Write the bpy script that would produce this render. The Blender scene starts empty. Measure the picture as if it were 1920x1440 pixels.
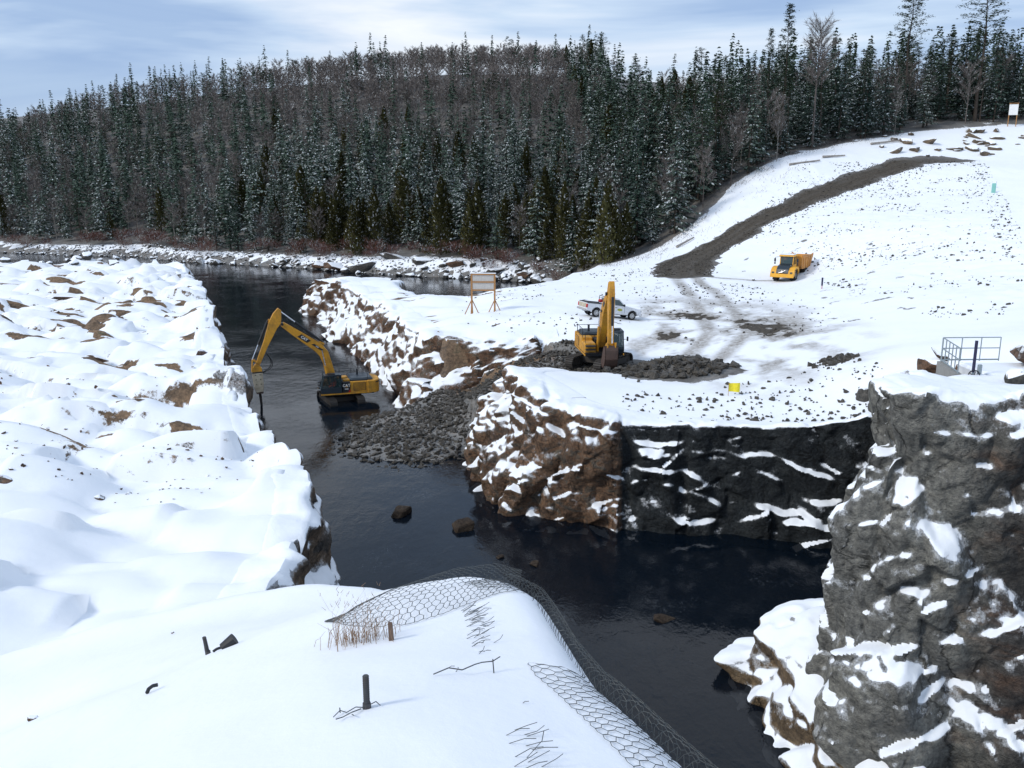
import bpy, bmesh, math, random
import numpy as np
from mathutils import Vector, Matrix, Quaternion

random.seed(7); rng = np.random.default_rng(7)
scene = bpy.context.scene
COL = scene.collection

# ------------------------------------------------------------------ camera
cam_d = bpy.data.cameras.new('camera'); cam = bpy.data.objects.new('camera', cam_d); COL.objects.link(cam)
cam_d.sensor_width = 36.0; cam_d.lens = 31.125; cam_d.clip_start = 0.1; cam_d.clip_end = 5000
cam.location = (0, 0, 20); cam.rotation_euler = (math.radians(90 - 12.795), 0, 0)
scene.camera = cam

# ------------------------------------------------------------------ sky and sun
SUN_DIR = Vector((-0.74, -0.34, 0.60)).normalized()      # towards the sun
sun_d = bpy.data.lights.new('sun', 'SUN'); sun = bpy.data.objects.new('sun', sun_d); COL.objects.link(sun)
sun_d.energy = 2.1; sun_d.angle = math.radians(12); sun_d.color = (1.0, 0.955, 0.88)
sun.rotation_euler = SUN_DIR.to_track_quat('Z', 'Y').to_euler()

world = bpy.data.worlds.new('World'); scene.world = world; world.use_nodes = True
def nn(nt, typ, **kw):
    n = nt.nodes.new(typ)
    for k, v in kw.items():
        if k.startswith('_'): setattr(n, k[1:], v)
    return n
def build_world():
    nt = world.node_tree; nt.nodes.clear(); ln = nt.links.new
    out = nn(nt, 'ShaderNodeOutputWorld'); bg = nn(nt, 'ShaderNodeBackground'); bg.inputs['Strength'].default_value = 0.1
    sky = nn(nt, 'ShaderNodeTexSky'); sky.sky_type = 'NISHITA'; sky.sun_disc = False
    sky.sun_elevation = math.asin(SUN_DIR.z); sky.sun_rotation = math.atan2(SUN_DIR.x, SUN_DIR.y)
    sky.air_density = 1.0; sky.dust_density = 1.5; sky.ozone_density = 2.0
    tc = nn(nt, 'ShaderNodeTexCoord')
    def band(scale, rough, detail, loc, rot=0.0):
        mp = nn(nt, 'ShaderNodeMapping'); mp.inputs['Scale'].default_value = scale; mp.inputs['Location'].default_value = loc
        mp.inputs['Rotation'].default_value = (0, rot, 0)
        no = nn(nt, 'ShaderNodeTexNoise'); no.inputs['Scale'].default_value = 1.0
        no.inputs['Detail'].default_value = detail; no.inputs['Roughness'].default_value = rough
        no.inputs['Distortion'].default_value = 0.6
        ln(tc.outputs['Generated'], mp.inputs['Vector']); ln(mp.outputs['Vector'], no.inputs['Vector']); return no
    n1 = band((1.6, 1.6, 9.0), 0.5, 5, (3.4, 1.1, 0.35), 0.10)
    n2 = band((3.2, 3.2, 20.0), 0.55, 6, (7.2, 3.0, 1.6), 0.10)
    r1 = nn(nt, 'ShaderNodeValToRGB'); r1.color_ramp.elements[0].position = 0.40; r1.color_ramp.elements[1].position = 0.61
    r1.color_ramp.elements[0].color = (4.5, 6.1, 8.8, 1); r1.color_ramp.elements[1].color = (10.4, 10.9, 11.6, 1)
    e = r1.color_ramp.elements.new(0.5); e.color = (7.0, 8.5, 10.5, 1)
    r2 = nn(nt, 'ShaderNodeValToRGB'); r2.color_ramp.elements[0].position = 0.3; r2.color_ramp.elements[1].position = 0.72
    r2.color_ramp.elements[0].color = (0.80, 0.85, 0.94, 1); r2.color_ramp.elements[1].color = (1.1, 1.08, 1.05, 1)
    ln(n1.outputs['Fac'], r1.inputs['Fac']); ln(n2.outputs['Fac'], r2.inputs['Fac'])
    mul = nn(nt, 'ShaderNodeMix'); mul.data_type = 'RGBA'; mul.blend_type = 'MULTIPLY'; mul.inputs['Factor'].default_value = 1
    ln(r1.outputs['Color'], mul.inputs['A']); ln(r2.outputs['Color'], mul.inputs['B'])
    mix = nn(nt, 'ShaderNodeMix'); mix.data_type = 'RGBA'; mix.inputs['Factor'].default_value = 0.8
    ln(sky.outputs['Color'], mix.inputs['A']); ln(mul.outputs['Result'], mix.inputs['B'])
    ln(mix.outputs['Result'], bg.inputs['Color']); ln(bg.outputs['Background'], out.inputs['Surface'])
build_world()
scene.view_settings.view_transform = 'Standard'; scene.view_settings.look = 'None'
scene.view_settings.exposure = 0.0; scene.view_settings.gamma = 1.0
scene.view_settings.use_curve_mapping = False
scene.cycles.max_bounces = 6; scene.cycles.diffuse_bounces = 3; scene.cycles.transparent_max_bounces = 8

# ------------------------------------------------------------------ helpers
def thing(name, label, cat, loc=(0, 0, 0), rotz=0.0, group=None):
    o = bpy.data.objects.new(name, None); COL.objects.link(o); o.empty_display_size = 0.3
    o.location = loc; o.rotation_euler = (0, 0, rotz); o['label'] = label; o['category'] = cat
    if group: o['group'] = group
    return o
def tag(o, label=None, cat=None, group=None, kind=None):
    if label: o['label'] = label
    if cat: o['category'] = cat
    if group: o['group'] = group
    if kind: o['kind'] = kind
    return o
def mesh_np(name, V, F, smooth=False):
    """V (n,3) floats, F (m,k) ints, k constant"""
    V = np.asarray(V, np.float32); F = np.asarray(F, np.int32); k = F.shape[1]
    me = bpy.data.meshes.new(name); me.vertices.add(len(V)); me.vertices.foreach_set('co', V.ravel())
    me.loops.add(F.size); me.loops.foreach_set('vertex_index', F.ravel())
    me.polygons.add(len(F)); me.polygons.foreach_set('loop_start', np.arange(0, F.size, k, dtype=np.int32))
    me.polygons.foreach_set('loop_total', np.full(len(F), k, np.int32))
    me.polygons.foreach_set('use_smooth', np.full(len(F), smooth, bool))
    me.update(calc_edges=True); return me
def fattr(me, name, vals):
    a = me.attributes.new(name, 'FLOAT', 'POINT'); a.data.foreach_set('value', np.asarray(vals, np.float32)); return a
def obj(name, me, mat=None, parent=None, loc=None):
    o = bpy.data.objects.new(name, me); COL.objects.link(o)
    if mat is not None and not me.materials: me.materials.append(mat)
    if parent is not None: o.parent = parent
    if loc is not None: o.location = loc
    return o

class MB:
    """collects simple solids; build() links them as one mesh object"""
    def __init__(s, M=None): s.v = []; s.f = []; s.M = M or Matrix.Identity(4)
    def add(s, vs, fs):
        b = len(s.v); s.v += [tuple(s.M @ Vector(p)) for p in vs]; s.f += [tuple(b + i for i in f) for f in fs]; return s
    def box(s, x0, x1, y0, y1, z0, z1, ch=0.0):
        if ch <= 0:
            vs = [(x, y, z) for z in (z0, z1) for y in (y0, y1) for x in (x0, x1)]
            return s.add(vs, [(0, 2, 3, 1), (4, 5, 7, 6), (0, 1, 5, 4), (2, 6, 7, 3), (0, 4, 6, 2), (1, 3, 7, 5)])
        c = ch                                                    # chamfered along the vertical and top edges
        def ring(d, z): return [(x0+d+c, y0+d, z), (x1-d-c, y0+d, z), (x1-d, y0+d+c, z), (x1-d, y1-d-c, z), (x1-d-c, y1-d, z), (x0+d+c, y1-d, z), (x0+d, y1-d-c, z), (x0+d, y0+d+c, z)]
        vs = ring(0, z0) + ring(0, z1 - c) + ring(c, z1)
        fs = [tuple(range(7, -1, -1)), tuple(range(16, 24))]
        for k in (0, 8):
            for i in range(8): fs.append((k+i, k+(i+1) % 8, k+8+(i+1) % 8, k+8+i))
        return s.add(vs, fs)
    def prism(s, prof, y0, y1, inset=0.0):
        """profile of (x,z), extruded from y0 to y1"""
        n = len(prof); vs = [(x, y0, z) for x, z in prof] + [(x, y1, z) for x, z in prof]
        fs = [tuple(range(n)), tuple(range(2*n-1, n-1, -1))] + [(i, n+i, n+(i+1) % n, (i+1) % n) for i in range(n)]
        return s.add(vs, fs)
    def prism_z(s, prof, z0, z1):
        n = len(prof); vs = [(x, y, z0) for x, y in prof] + [(x, y, z1) for x, y in prof]
        fs = [tuple(range(n-1, -1, -1)), tuple(range(n, 2*n))] + [(i, (i+1) % n, n+(i+1) % n, n+i) for i in range(n)]
        return s.add(vs, fs)
    def cyl(s, p0, p1, r0, r1=None, n=10, caps=True):
        r1 = r0 if r1 is None else r1; p0 = Vector(p0); p1 = Vector(p1); d = (p1-p0)
        if d.length < 1e-6: return s
        q = d.to_track_quat('Z', 'Y'); vs = []
        for p, r in ((p0, r0), (p1, r1)):
            for i in range(n):
                a = 2*math.pi*i/n; vs.append(tuple(p + q @ Vector((r*math.cos(a), r*math.sin(a), 0))))
        fs = [(i, (i+1) % n, n+(i+1) % n, n+i) for i in range(n)]
        if caps: fs += [tuple(range(n-1, -1, -1)), tuple(range(n, 2*n))]
        return s.add(vs, fs)
    def tube(s, path, r, n=6):
        for a, b in zip(path[:-1], path[1:]): s.cyl(a, b, r, r, n)
        return s
    def lathe_y(s, prof, cx, cz, n=24):
        """profile of (radius, y) turned about the y axis through (cx, cz)"""
        k = len(prof); vs = []
        for i in range(n):
            a = 2*math.pi*i/n
            for r, y in prof: vs.append((cx + r*math.cos(a), y, cz + r*math.sin(a)))
        fs = []
        for i in range(n):
            j = (i+1) % n
            for m in range(k-1): fs.append((i*k+m, j*k+m, j*k+m+1, i*k+m+1))
        return s.add(vs, fs)
    def mesh(s, name):
        me = bpy.data.meshes.new(name); me.from_pydata(s.v, [], s.f); me.validate(); bm = bmesh.new(); bm.from_mesh(me)
        bmesh.ops.recalc_face_normals(bm, faces=bm.faces); bm.to_mesh(me); bm.free(); return me
    def build(s, name, mat, parent=None, smooth=False, bevel=0.0):
        me = s.mesh(name)
        if smooth: me.polygons.foreach_set('use_smooth', np.ones(len(me.polygons), bool))
        o = obj(name, me, mat, parent)
        if bevel:
            m = o.modifiers.new('bevel', 'BEVEL'); m.width = bevel; m.segments = 2; m.limit_method = 'ANGLE'; m.angle_limit = math.radians(40)
        return o

# ---- numpy noise
def _h(ix, iy, iz, s):
    n = (ix.astype(np.int64)*374761393 + iy.astype(np.int64)*668265263 + iz.astype(np.int64)*1274126177 + s*974634777) & 0xFFFFFFFF
    n = ((n ^ (n >> 13))*1103515245) & 0xFFFFFFFF; n = ((n ^ (n >> 15))*2246822519) & 0xFFFFFFFF
    return ((n ^ (n >> 16)) & 0xFFFFFF)/float(0xFFFFFF)
def vnoise(P, seed=0):
    P = np.asarray(P, float); i = np.floor(P).astype(np.int64); f = P - i; f = f*f*(3-2*f); r = 0
    for dx in (0, 1):
        for dy in (0, 1):
            for dz in (0, 1):
                w = (f[:, 0] if dx else 1-f[:, 0])*(f[:, 1] if dy else 1-f[:, 1])*(f[:, 2] if dz else 1-f[:, 2])
                r = r + w*_h(i[:, 0]+dx, i[:, 1]+dy, i[:, 2]+dz, seed)
    return r*2-1
def fbm(P, seed=0, oct=4, gain=0.5):
    a = 1; r = 0; P = np.asarray(P, float)
    for k in range(oct): r = r + a*vnoise(P*2.03**k, seed+k); a *= gain
    return r
def n2(x, y, s, seed=0, oct=3): return fbm(np.stack([x/s, y/s, np.zeros_like(x)+0.37*seed], 1), seed, oct)
def facets(P, size, seed=0, tilt=0.5, off=0.5, c=0.38):
    """broken-rock offset: upper envelope of tilted planes, one for each cell of a jittered lattice; metres, centred near 0"""
    size = np.asarray(size, float); Q = P/size; b = np.floor(Q).astype(np.int64); best = np.full(len(P), -1e9)
    for dx in (-1, 0, 1):
        for dy in (-1, 0, 1):
            for dz in (-1, 0, 1):
                cx, cy, cz = b[:, 0]+dx, b[:, 1]+dy, b[:, 2]+dz
                ex = Q[:, 0]-cx-_h(cx, cy, cz, seed); ey = Q[:, 1]-cy-_h(cx, cy, cz, seed+1); ez = Q[:, 2]-cz-_h(cx, cy, cz, seed+2)
                v = (_h(cx, cy, cz, seed+5)-.5)*2*off+tilt*2*((_h(cx, cy, cz, seed+6)-.5)*ex+(_h(cx, cy, cz, seed+7)-.5)*ey+(_h(cx, cy, cz, seed+8)-.5)*ez)-c*(ex*ex+ey*ey+ez*ez)
                np.maximum(best, v, out=best)
    return best*size.min()

# ---- materials
MATS = {}
def newmat(name):
    m = bpy.data.materials.new(name); m.use_nodes = True; nt = m.node_tree
    b = nt.nodes['Principled BSDF']; MATS[name] = m; return m, nt, b
def noise_node(nt, scale, detail=4, rough=0.55, stretch=None, coord='Object', dist=0.0):
    tc = nn(nt, 'ShaderNodeTexCoord') if coord != 'World' else nn(nt, 'ShaderNodeNewGeometry')
    src = tc.outputs[coord] if coord != 'World' else tc.outputs['Position']
    no = nn(nt, 'ShaderNodeTexNoise'); no.inputs['Scale'].default_value = scale; no.inputs['Detail'].default_value = detail
    no.inputs['Roughness'].default_value = rough; no.inputs['Distortion'].default_value = dist
    if stretch:
        mp = nn(nt, 'ShaderNodeMapping'); mp.inputs['Scale'].default_value = stretch
        nt.links.new(src, mp.inputs['Vector']); src = mp.outputs['Vector']
    nt.links.new(src, no.inputs['Vector']); return no
def ramp(nt, src, stops):
    r = nn(nt, 'ShaderNodeValToRGB'); el = r.color_ramp.elements
    while len(el) < len(stops): el.new(0.5)
    for e, (p, c) in zip(el, stops):
        e.position = p; e.color = (c[0], c[1], c[2], 1) if not isinstance(c, (int, float)) else (c, c, c, 1)
    nt.links.new(src, r.inputs['Fac']); return r.outputs['Color']
def mixc(nt, fac, a, b, blend='MIX'):
    m = nn(nt, 'ShaderNodeMix'); m.data_type = 'RGBA'; m.blend_type = blend
    for key, val in (('Factor', fac), ('A', a), ('B', b)):
        if isinstance(val, bpy.types.NodeSocket): nt.links.new(val, m.inputs[key] if key != 'Factor' else m.inputs[0])
        elif key == 'Factor': m.inputs[0].default_value = val
        else: m.inputs[key].default_value = (*val, 1)
    return m.outputs['Result']
def math_node(nt, op, a, b=None, c=None, clamp=False):
    m = nn(nt, 'ShaderNodeMath'); m.operation = op; m.use_clamp = clamp
    for i, v in enumerate((a, b, c)):
        if v is None: continue
        if isinstance(v, bpy.types.NodeSocket): nt.links.new(v, m.inputs[i])
        else: m.inputs[i].default_value = v
    return m.outputs[0]
def bump(nt, src, strength, dist, b, normal=None):
    n = nn(nt, 'ShaderNodeBump'); n.inputs['Strength'].default_value = strength; n.inputs['Distance'].default_value = dist
    nt.links.new(src, n.inputs['Height'])
    if normal is not None: nt.links.new(normal, n.inputs['Normal'])
    if b is not None: nt.links.new(n.outputs['Normal'], b.inputs['Normal'])
    return n.outputs['Normal']

def painted(name, col, rough=0.45, dirt=0.35, dcol=(0.06, 0.05, 0.04), scale=1.2, metal=0.0, spec=0.4):
    m, nt, b = newmat(name)
    n1 = noise_node(nt, scale, 6, 0.65, coord='Object'); f = ramp(nt, n1.outputs['Fac'], [(0.42, 0.0), (0.75, dirt)])
    n2_ = noise_node(nt, scale*7, 3, 0.6); g = ramp(nt, n2_.outputs['Fac'], [(0.3, (0.85, 0.85, 0.85)), (0.7, (1.08, 1.08, 1.08))])
    c = mixc(nt, 1.0, col, g, 'MULTIPLY'); c = mixc(nt, f, c, dcol)
    nt.links.new(c, b.inputs['Base Color']); b.inputs['Metallic'].default_value = metal
    b.inputs['Specular IOR Level'].default_value = spec
    r = ramp(nt, n1.outputs['Fac'], [(0.35, rough), (0.8, min(1, rough+0.35))]); nt.links.new(r, b.inputs['Roughness'])
    return m

SNOW = (0.86, 0.895, 0.94)
def rock_snow(name, cols, thr=0.62, soft=0.10, namp=0.35, nscale=0.9, stretch=None, dust=0.12, fine=0.25, strata=0.0, cscale=0.5, attr=False, rbump=0.85, pos=None, sbump=0.04, crack=0.0, thin=0.0):
    """rock that carries snow where it lies flat enough. cols: list of rock colours; attr: mesh attributes bare / soil also bare the ground"""
    m, nt, b = newmat(name); ln = nt.links.new
    geo = nn(nt, 'ShaderNodeNewGeometry'); sep = nn(nt, 'ShaderNodeSeparateXYZ'); ln(geo.outputs['Normal'], sep.inputs[0])
    nA = noise_node(nt, nscale, 5, 0.6, stretch, 'World', 0.4)
    nB = noise_node(nt, nscale*6, 5, 0.72, None, 'World')
    h = math_node(nt, 'MULTIPLY_ADD', nA.outputs['Fac'], 2*namp, -namp)
    h2 = math_node(nt, 'MULTIPLY_ADD', nB.outputs['Fac'], 2*fine, -fine)
    s = math_node(nt, 'ADD', sep.outputs['Z'], h); s = math_node(nt, 'ADD', s, h2)
    if attr:
        at = nn(nt, 'ShaderNodeAttribute'); at.attribute_name = 'bare'
        s = math_node(nt, 'MULTIPLY_ADD', at.outputs['Fac'], -1.6, s)
    fac = nn(nt, 'ShaderNodeMapRange'); fac.interpolation_type = 'SMOOTHSTEP'
    ln(s, fac.inputs['Value']); fac.inputs['From Min'].default_value = thr-soft; fac.inputs['From Max'].default_value = thr+soft
    # rock colour
    nC = noise_node(nt, cscale, 6, 0.65, (1, 1, 2.2), 'World', 0.8); nD = noise_node(nt, cscale*9, 4, 0.7, None, 'World')
    k = len(cols); c = ramp(nt, nC.outputs['Fac'], [(0.28+0.44*i/max(1, k-1), cc) for i, cc in enumerate(cols)])
    if pos:                                                   # another kind of rock beyond a joint: (axis, where, width, colours)
        ax, w0, wd, cols2 = pos
        sp = nn(nt, 'ShaderNodeSeparateXYZ'); ln(geo.outputs['Position'], sp.inputs[0])
        wob = math_node(nt, 'MULTIPLY_ADD', nC.outputs['Fac'], wd*1.2, -wd*0.6)
        u = math_node(nt, 'ADD', sp.outputs[ax], wob)
        mr = nn(nt, 'ShaderNodeMapRange'); mr.inputs['From Min'].default_value = w0-wd/2; mr.inputs['From Max'].default_value = w0+wd/2; ln(u, mr.inputs['Value'])
        k2 = len(cols2); c2 = ramp(nt, nC.outputs['Fac'], [(0.28+0.44*i/max(1, k2-1), cc) for i, cc in enumerate(cols2)])
        c = mixc(nt, mr.outputs['Result'], c, c2)
    g = ramp(nt, nD.outputs['Fac'], [(0.28, (0.38, 0.38, 0.40)), (0.72, (1.5, 1.47, 1.42))]); c = mixc(nt, 1.0, c, g, 'MULTIPLY')
    if crack > 0:                                             # joints and fractures
        tcn = nn(nt, 'ShaderNodeNewGeometry'); mpn = nn(nt, 'ShaderNodeMapping'); mpn.inputs['Rotation'].default_value = (.4, .3, .2); mpn.inputs['Scale'].default_value = (1, 1, .4); ln(tcn.outputs['Position'], mpn.inputs['Vector'])
        dsn = nn(nt, 'ShaderNodeMix'); dsn.data_type = 'RGBA'; dsn.blend_type = 'ADD'; dsn.inputs[0].default_value = .9; ln(mpn.outputs['Vector'], dsn.inputs['A']); ln(nC.outputs['Color'], dsn.inputs['B'])
        vo = nn(nt, 'ShaderNodeTexVoronoi'); vo.feature = 'DISTANCE_TO_EDGE'; vo.inputs['Scale'].default_value = crack; ln(dsn.outputs['Result'], vo.inputs['Vector'])
        vf = nn(nt, 'ShaderNodeTexVoronoi'); vf.feature = 'F1'; vf.inputs['Scale'].default_value = crack; ln(dsn.outputs['Result'], vf.inputs['Vector'])
        ck = ramp(nt, vo.outputs['Distance'], [(0.0, .35), (0.028, 1.0)]); msk = ramp(nt, nA.outputs['Fac'], [(0.42, 0.0), (0.56, 1.0)]); ck = mixc(nt, msk, (1, 1, 1), ck); c = mixc(nt, 1.0, c, ck, 'MULTIPLY')
        sx = nn(nt, 'ShaderNodeSeparateXYZ'); ln(vf.outputs['Color'], sx.inputs[0]); tn = ramp(nt, sx.outputs['X'], [(0.0, (.80, .80, .82)), (1.0, (1.2, 1.18, 1.15))]); c = mixc(nt, 1.0, c, tn, 'MULTIPLY')
    if dust > 0:
        nE = noise_node(nt, nscale*9, 4, 0.75, None, 'World')
        u = math_node(nt, 'MULTIPLY_ADD', sep.outputs['Z'], 0.35, nE.outputs['Fac'])
        dz = ramp(nt, u, [(0.62, 0.0), (0.8, dust)]); c = mixc(nt, dz, c, SNOW)
    sn = SNOW
    if attr:
        ta = nn(nt, 'ShaderNodeAttribute'); ta.attribute_name = 'tan'
        c = mixc(nt, ta.outputs['Fac'], c, mixc(nt, 1.0, ramp(nt, nC.outputs['Fac'], [(0.3, (0.05, 0.042, 0.035)), (0.45, (0.15, 0.105, 0.07)), (0.58, (0.24, 0.16, 0.10)), (0.7, (0.12, 0.11, 0.07))]), g, 'MULTIPLY'))
        so = nn(nt, 'ShaderNodeAttribute'); so.attribute_name = 'soil'
        c = mixc(nt, so.outputs['Fac'], c, mixc(nt, ramp(nt, nB.outputs['Fac'], [(0.32, 0.0), (0.68, 1.0)]), (0.026, 0.021, 0.016), (0.10, 0.083, 0.062)))
        ti = nn(nt, 'ShaderNodeAttribute'); ti.attribute_name = 'grime'
        sf = math_node(nt, 'MULTIPLY', ti.outputs['Fac'], ramp(nt, nB.outputs['Fac'], [(0.3, 0.4), (0.65, 1.0)]))
        sn = mixc(nt, sf, SNOW, (0.17, 0.14, 0.105))
    if thin > 0:                                              # a thin dusting beyond the edge of the lying snow
        th = nn(nt, 'ShaderNodeMapRange'); th.interpolation_type = 'SMOOTHSTEP'; nT = noise_node(nt, nscale*16, 4, 0.75, None, 'World'); q = math_node(nt, 'MULTIPLY_ADD', nT.outputs['Fac'], .9, math_node(nt, 'SUBTRACT', s, .45))
        ln(q, th.inputs['Value']); th.inputs['From Min'].default_value = thr-.22; th.inputs['From Max'].default_value = thr+.06; th.inputs['To Max'].default_value = thin; c = mixc(nt, th.outputs['Result'], c, SNOW)
    col = mixc(nt, fac.outputs['Result'], c, sn); ln(col, b.inputs['Base Color'])
    b.inputs['Roughness'].default_value = 0.75; b.inputs['Specular IOR Level'].default_value = 0.25
    nS = noise_node(nt, 1.3, 5, 0.55, None, 'World'); nR = noise_node(nt, 3.2, 5, 0.7, None, 'World')
    one = math_node(nt, 'SUBTRACT', 1.0, fac.outputs['Result'])
    hr = math_node(nt, 'MULTIPLY', nR.outputs['Fac'], one)
    hs = math_node(nt, 'MULTIPLY', fac.outputs['Result'], 0.12)
    if crack > 0: hr = math_node(nt, 'ADD', hr, math_node(nt, 'MULTIPLY', math_node(nt, 'MULTIPLY', ck, one), .5))
    hh = math_node(nt, 'ADD', hr, hs); hh = math_node(nt, 'MULTIPLY_ADD', nS.outputs['Fac'], sbump*5, hh)
    bump(nt, hh, rbump, 0.35, b)
    return m

BROWN = [(0.028, 0.021, 0.017), (0.075, 0.048, 0.034), (0.165, 0.095, 0.058), (0.10, 0.088, 0.07)]
GREY = [(0.035, 0.035, 0.033), (0.085, 0.082, 0.075), (0.14, 0.13, 0.115)]
SLATE = [(0.010, 0.013, 0.016), (0.020, 0.025, 0.029), (0.036, 0.041, 0.043)]
M_GROUND = rock_snow('snowy_ground', GREY + [(0.16, 0.10, 0.065)], thr=0.60, soft=0.05, namp=0.28, nscale=0.45, stretch=(0.6, 1, 1), fine=0.30, attr=True, rbump=0.4)
M_LEFT = rock_snow('left_bank_rock', [(0.03, 0.03, 0.03), (0.07, 0.06, 0.052), (0.16, 0.115, 0.08), (0.08, 0.078, 0.065)], thr=0.48, soft=0.05, namp=0.4, nscale=0.55, fine=0.2, crack=.6, thin=.5)
M_HEAD = rock_snow('headland_rock', [(0.022, 0.019, 0.016), (0.085, 0.062, 0.046), (0.17, 0.10, 0.06), (0.115, 0.10, 0.08), (0.05, 0.036, 0.03)], thr=0.58, soft=0.05, namp=0.22, nscale=0.5, fine=0.09, cscale=0.8, pos=('X', 6.45, 0.25, SLATE), dust=0.05, crack=.75, thin=.5)
M_RIB = rock_snow('rib_rock', BROWN + [(0.22, 0.10, 0.05)], thr=0.54, soft=0.05, namp=0.30, nscale=0.4, fine=0.12, cscale=0.7, crack=.6, thin=.5)
M_WALL = rock_snow('right_wall_rock', [(0.12, 0.124, 0.116), (0.175, 0.178, 0.166), (0.22, 0.22, 0.20)], thr=0.52, soft=0.04, namp=0.20, nscale=0.55, fine=0.10, pos=('X', 14.6, 2.0, [(0.03, 0.03, 0.031), (0.06, 0.058, 0.056), (0.11, 0.07, 0.05)]), dust=0.06, crack=.6, thin=.5)
M_SHELF = rock_snow('shelf_rock', [(0.06, 0.045, 0.03), (0.14, 0.10, 0.06), (0.2, 0.15, 0.09)], thr=0.46, soft=0.05, namp=0.24, nscale=0.6, fine=0.1, dust=0.08, crack=.9, thin=.5)
M_BOULDER = rock_snow('boulder_rock', GREY, thr=0.52, soft=0.08, namp=0.22, nscale=0.8, fine=0.15, dust=0.05)
M_BROWNB = rock_snow('brown_boulder_rock', BROWN, thr=0.72, soft=0.08, namp=0.25, nscale=0.8, fine=0.15, dust=0.05)
M_RUBBLE = rock_snow('rubble_rock', [(0.036, 0.033, 0.029), (0.075, 0.068, 0.058), (0.13, 0.118, 0.10)], thr=1.22, soft=0.08, namp=0.3, nscale=0.8, fine=0.2, dust=0.04, cscale=1.3)
M_TANB = rock_snow('hilltop_rock', [(0.06, 0.05, 0.04), (0.14, 0.11, 0.08), (0.22, 0.16, 0.10)], thr=0.5, soft=0.08, namp=0.3, nscale=0.7, fine=0.2, dust=0.08)
M_WET = rock_snow('wet_rock', [(0.02, 0.015, 0.011), (0.05, 0.035, 0.024), (0.075, 0.055, 0.035)], thr=2.0, dust=0.0, cscale=1.5)

def snow_mat():
    m, nt, b = newmat('fresh_snow'); ln = nt.links.new
    b.inputs['Base Color'].default_value = (0.86, 0.895, 0.945, 1); b.inputs['Roughness'].default_value = 0.6
    b.inputs['Specular IOR Level'].default_value = 0.25
    n1 = noise_node(nt, 1.1, 4, 0.5, (1, 0.6, 1), 'World'); n2_ = noise_node(nt, 14, 5, 0.65, None, 'World'); n3 = noise_node(nt, 160, 2, 0.6, None, 'World')
    hh = math_node(nt, 'MULTIPLY_ADD', n2_.outputs['Fac'], 0.10, n1.outputs['Fac']); hh = math_node(nt, 'MULTIPLY_ADD', n3.outputs['Fac'], 0.012, hh)
    bump(nt, hh, 0.35, 0.10, b); return m
M_SNOW = snow_mat()
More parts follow.
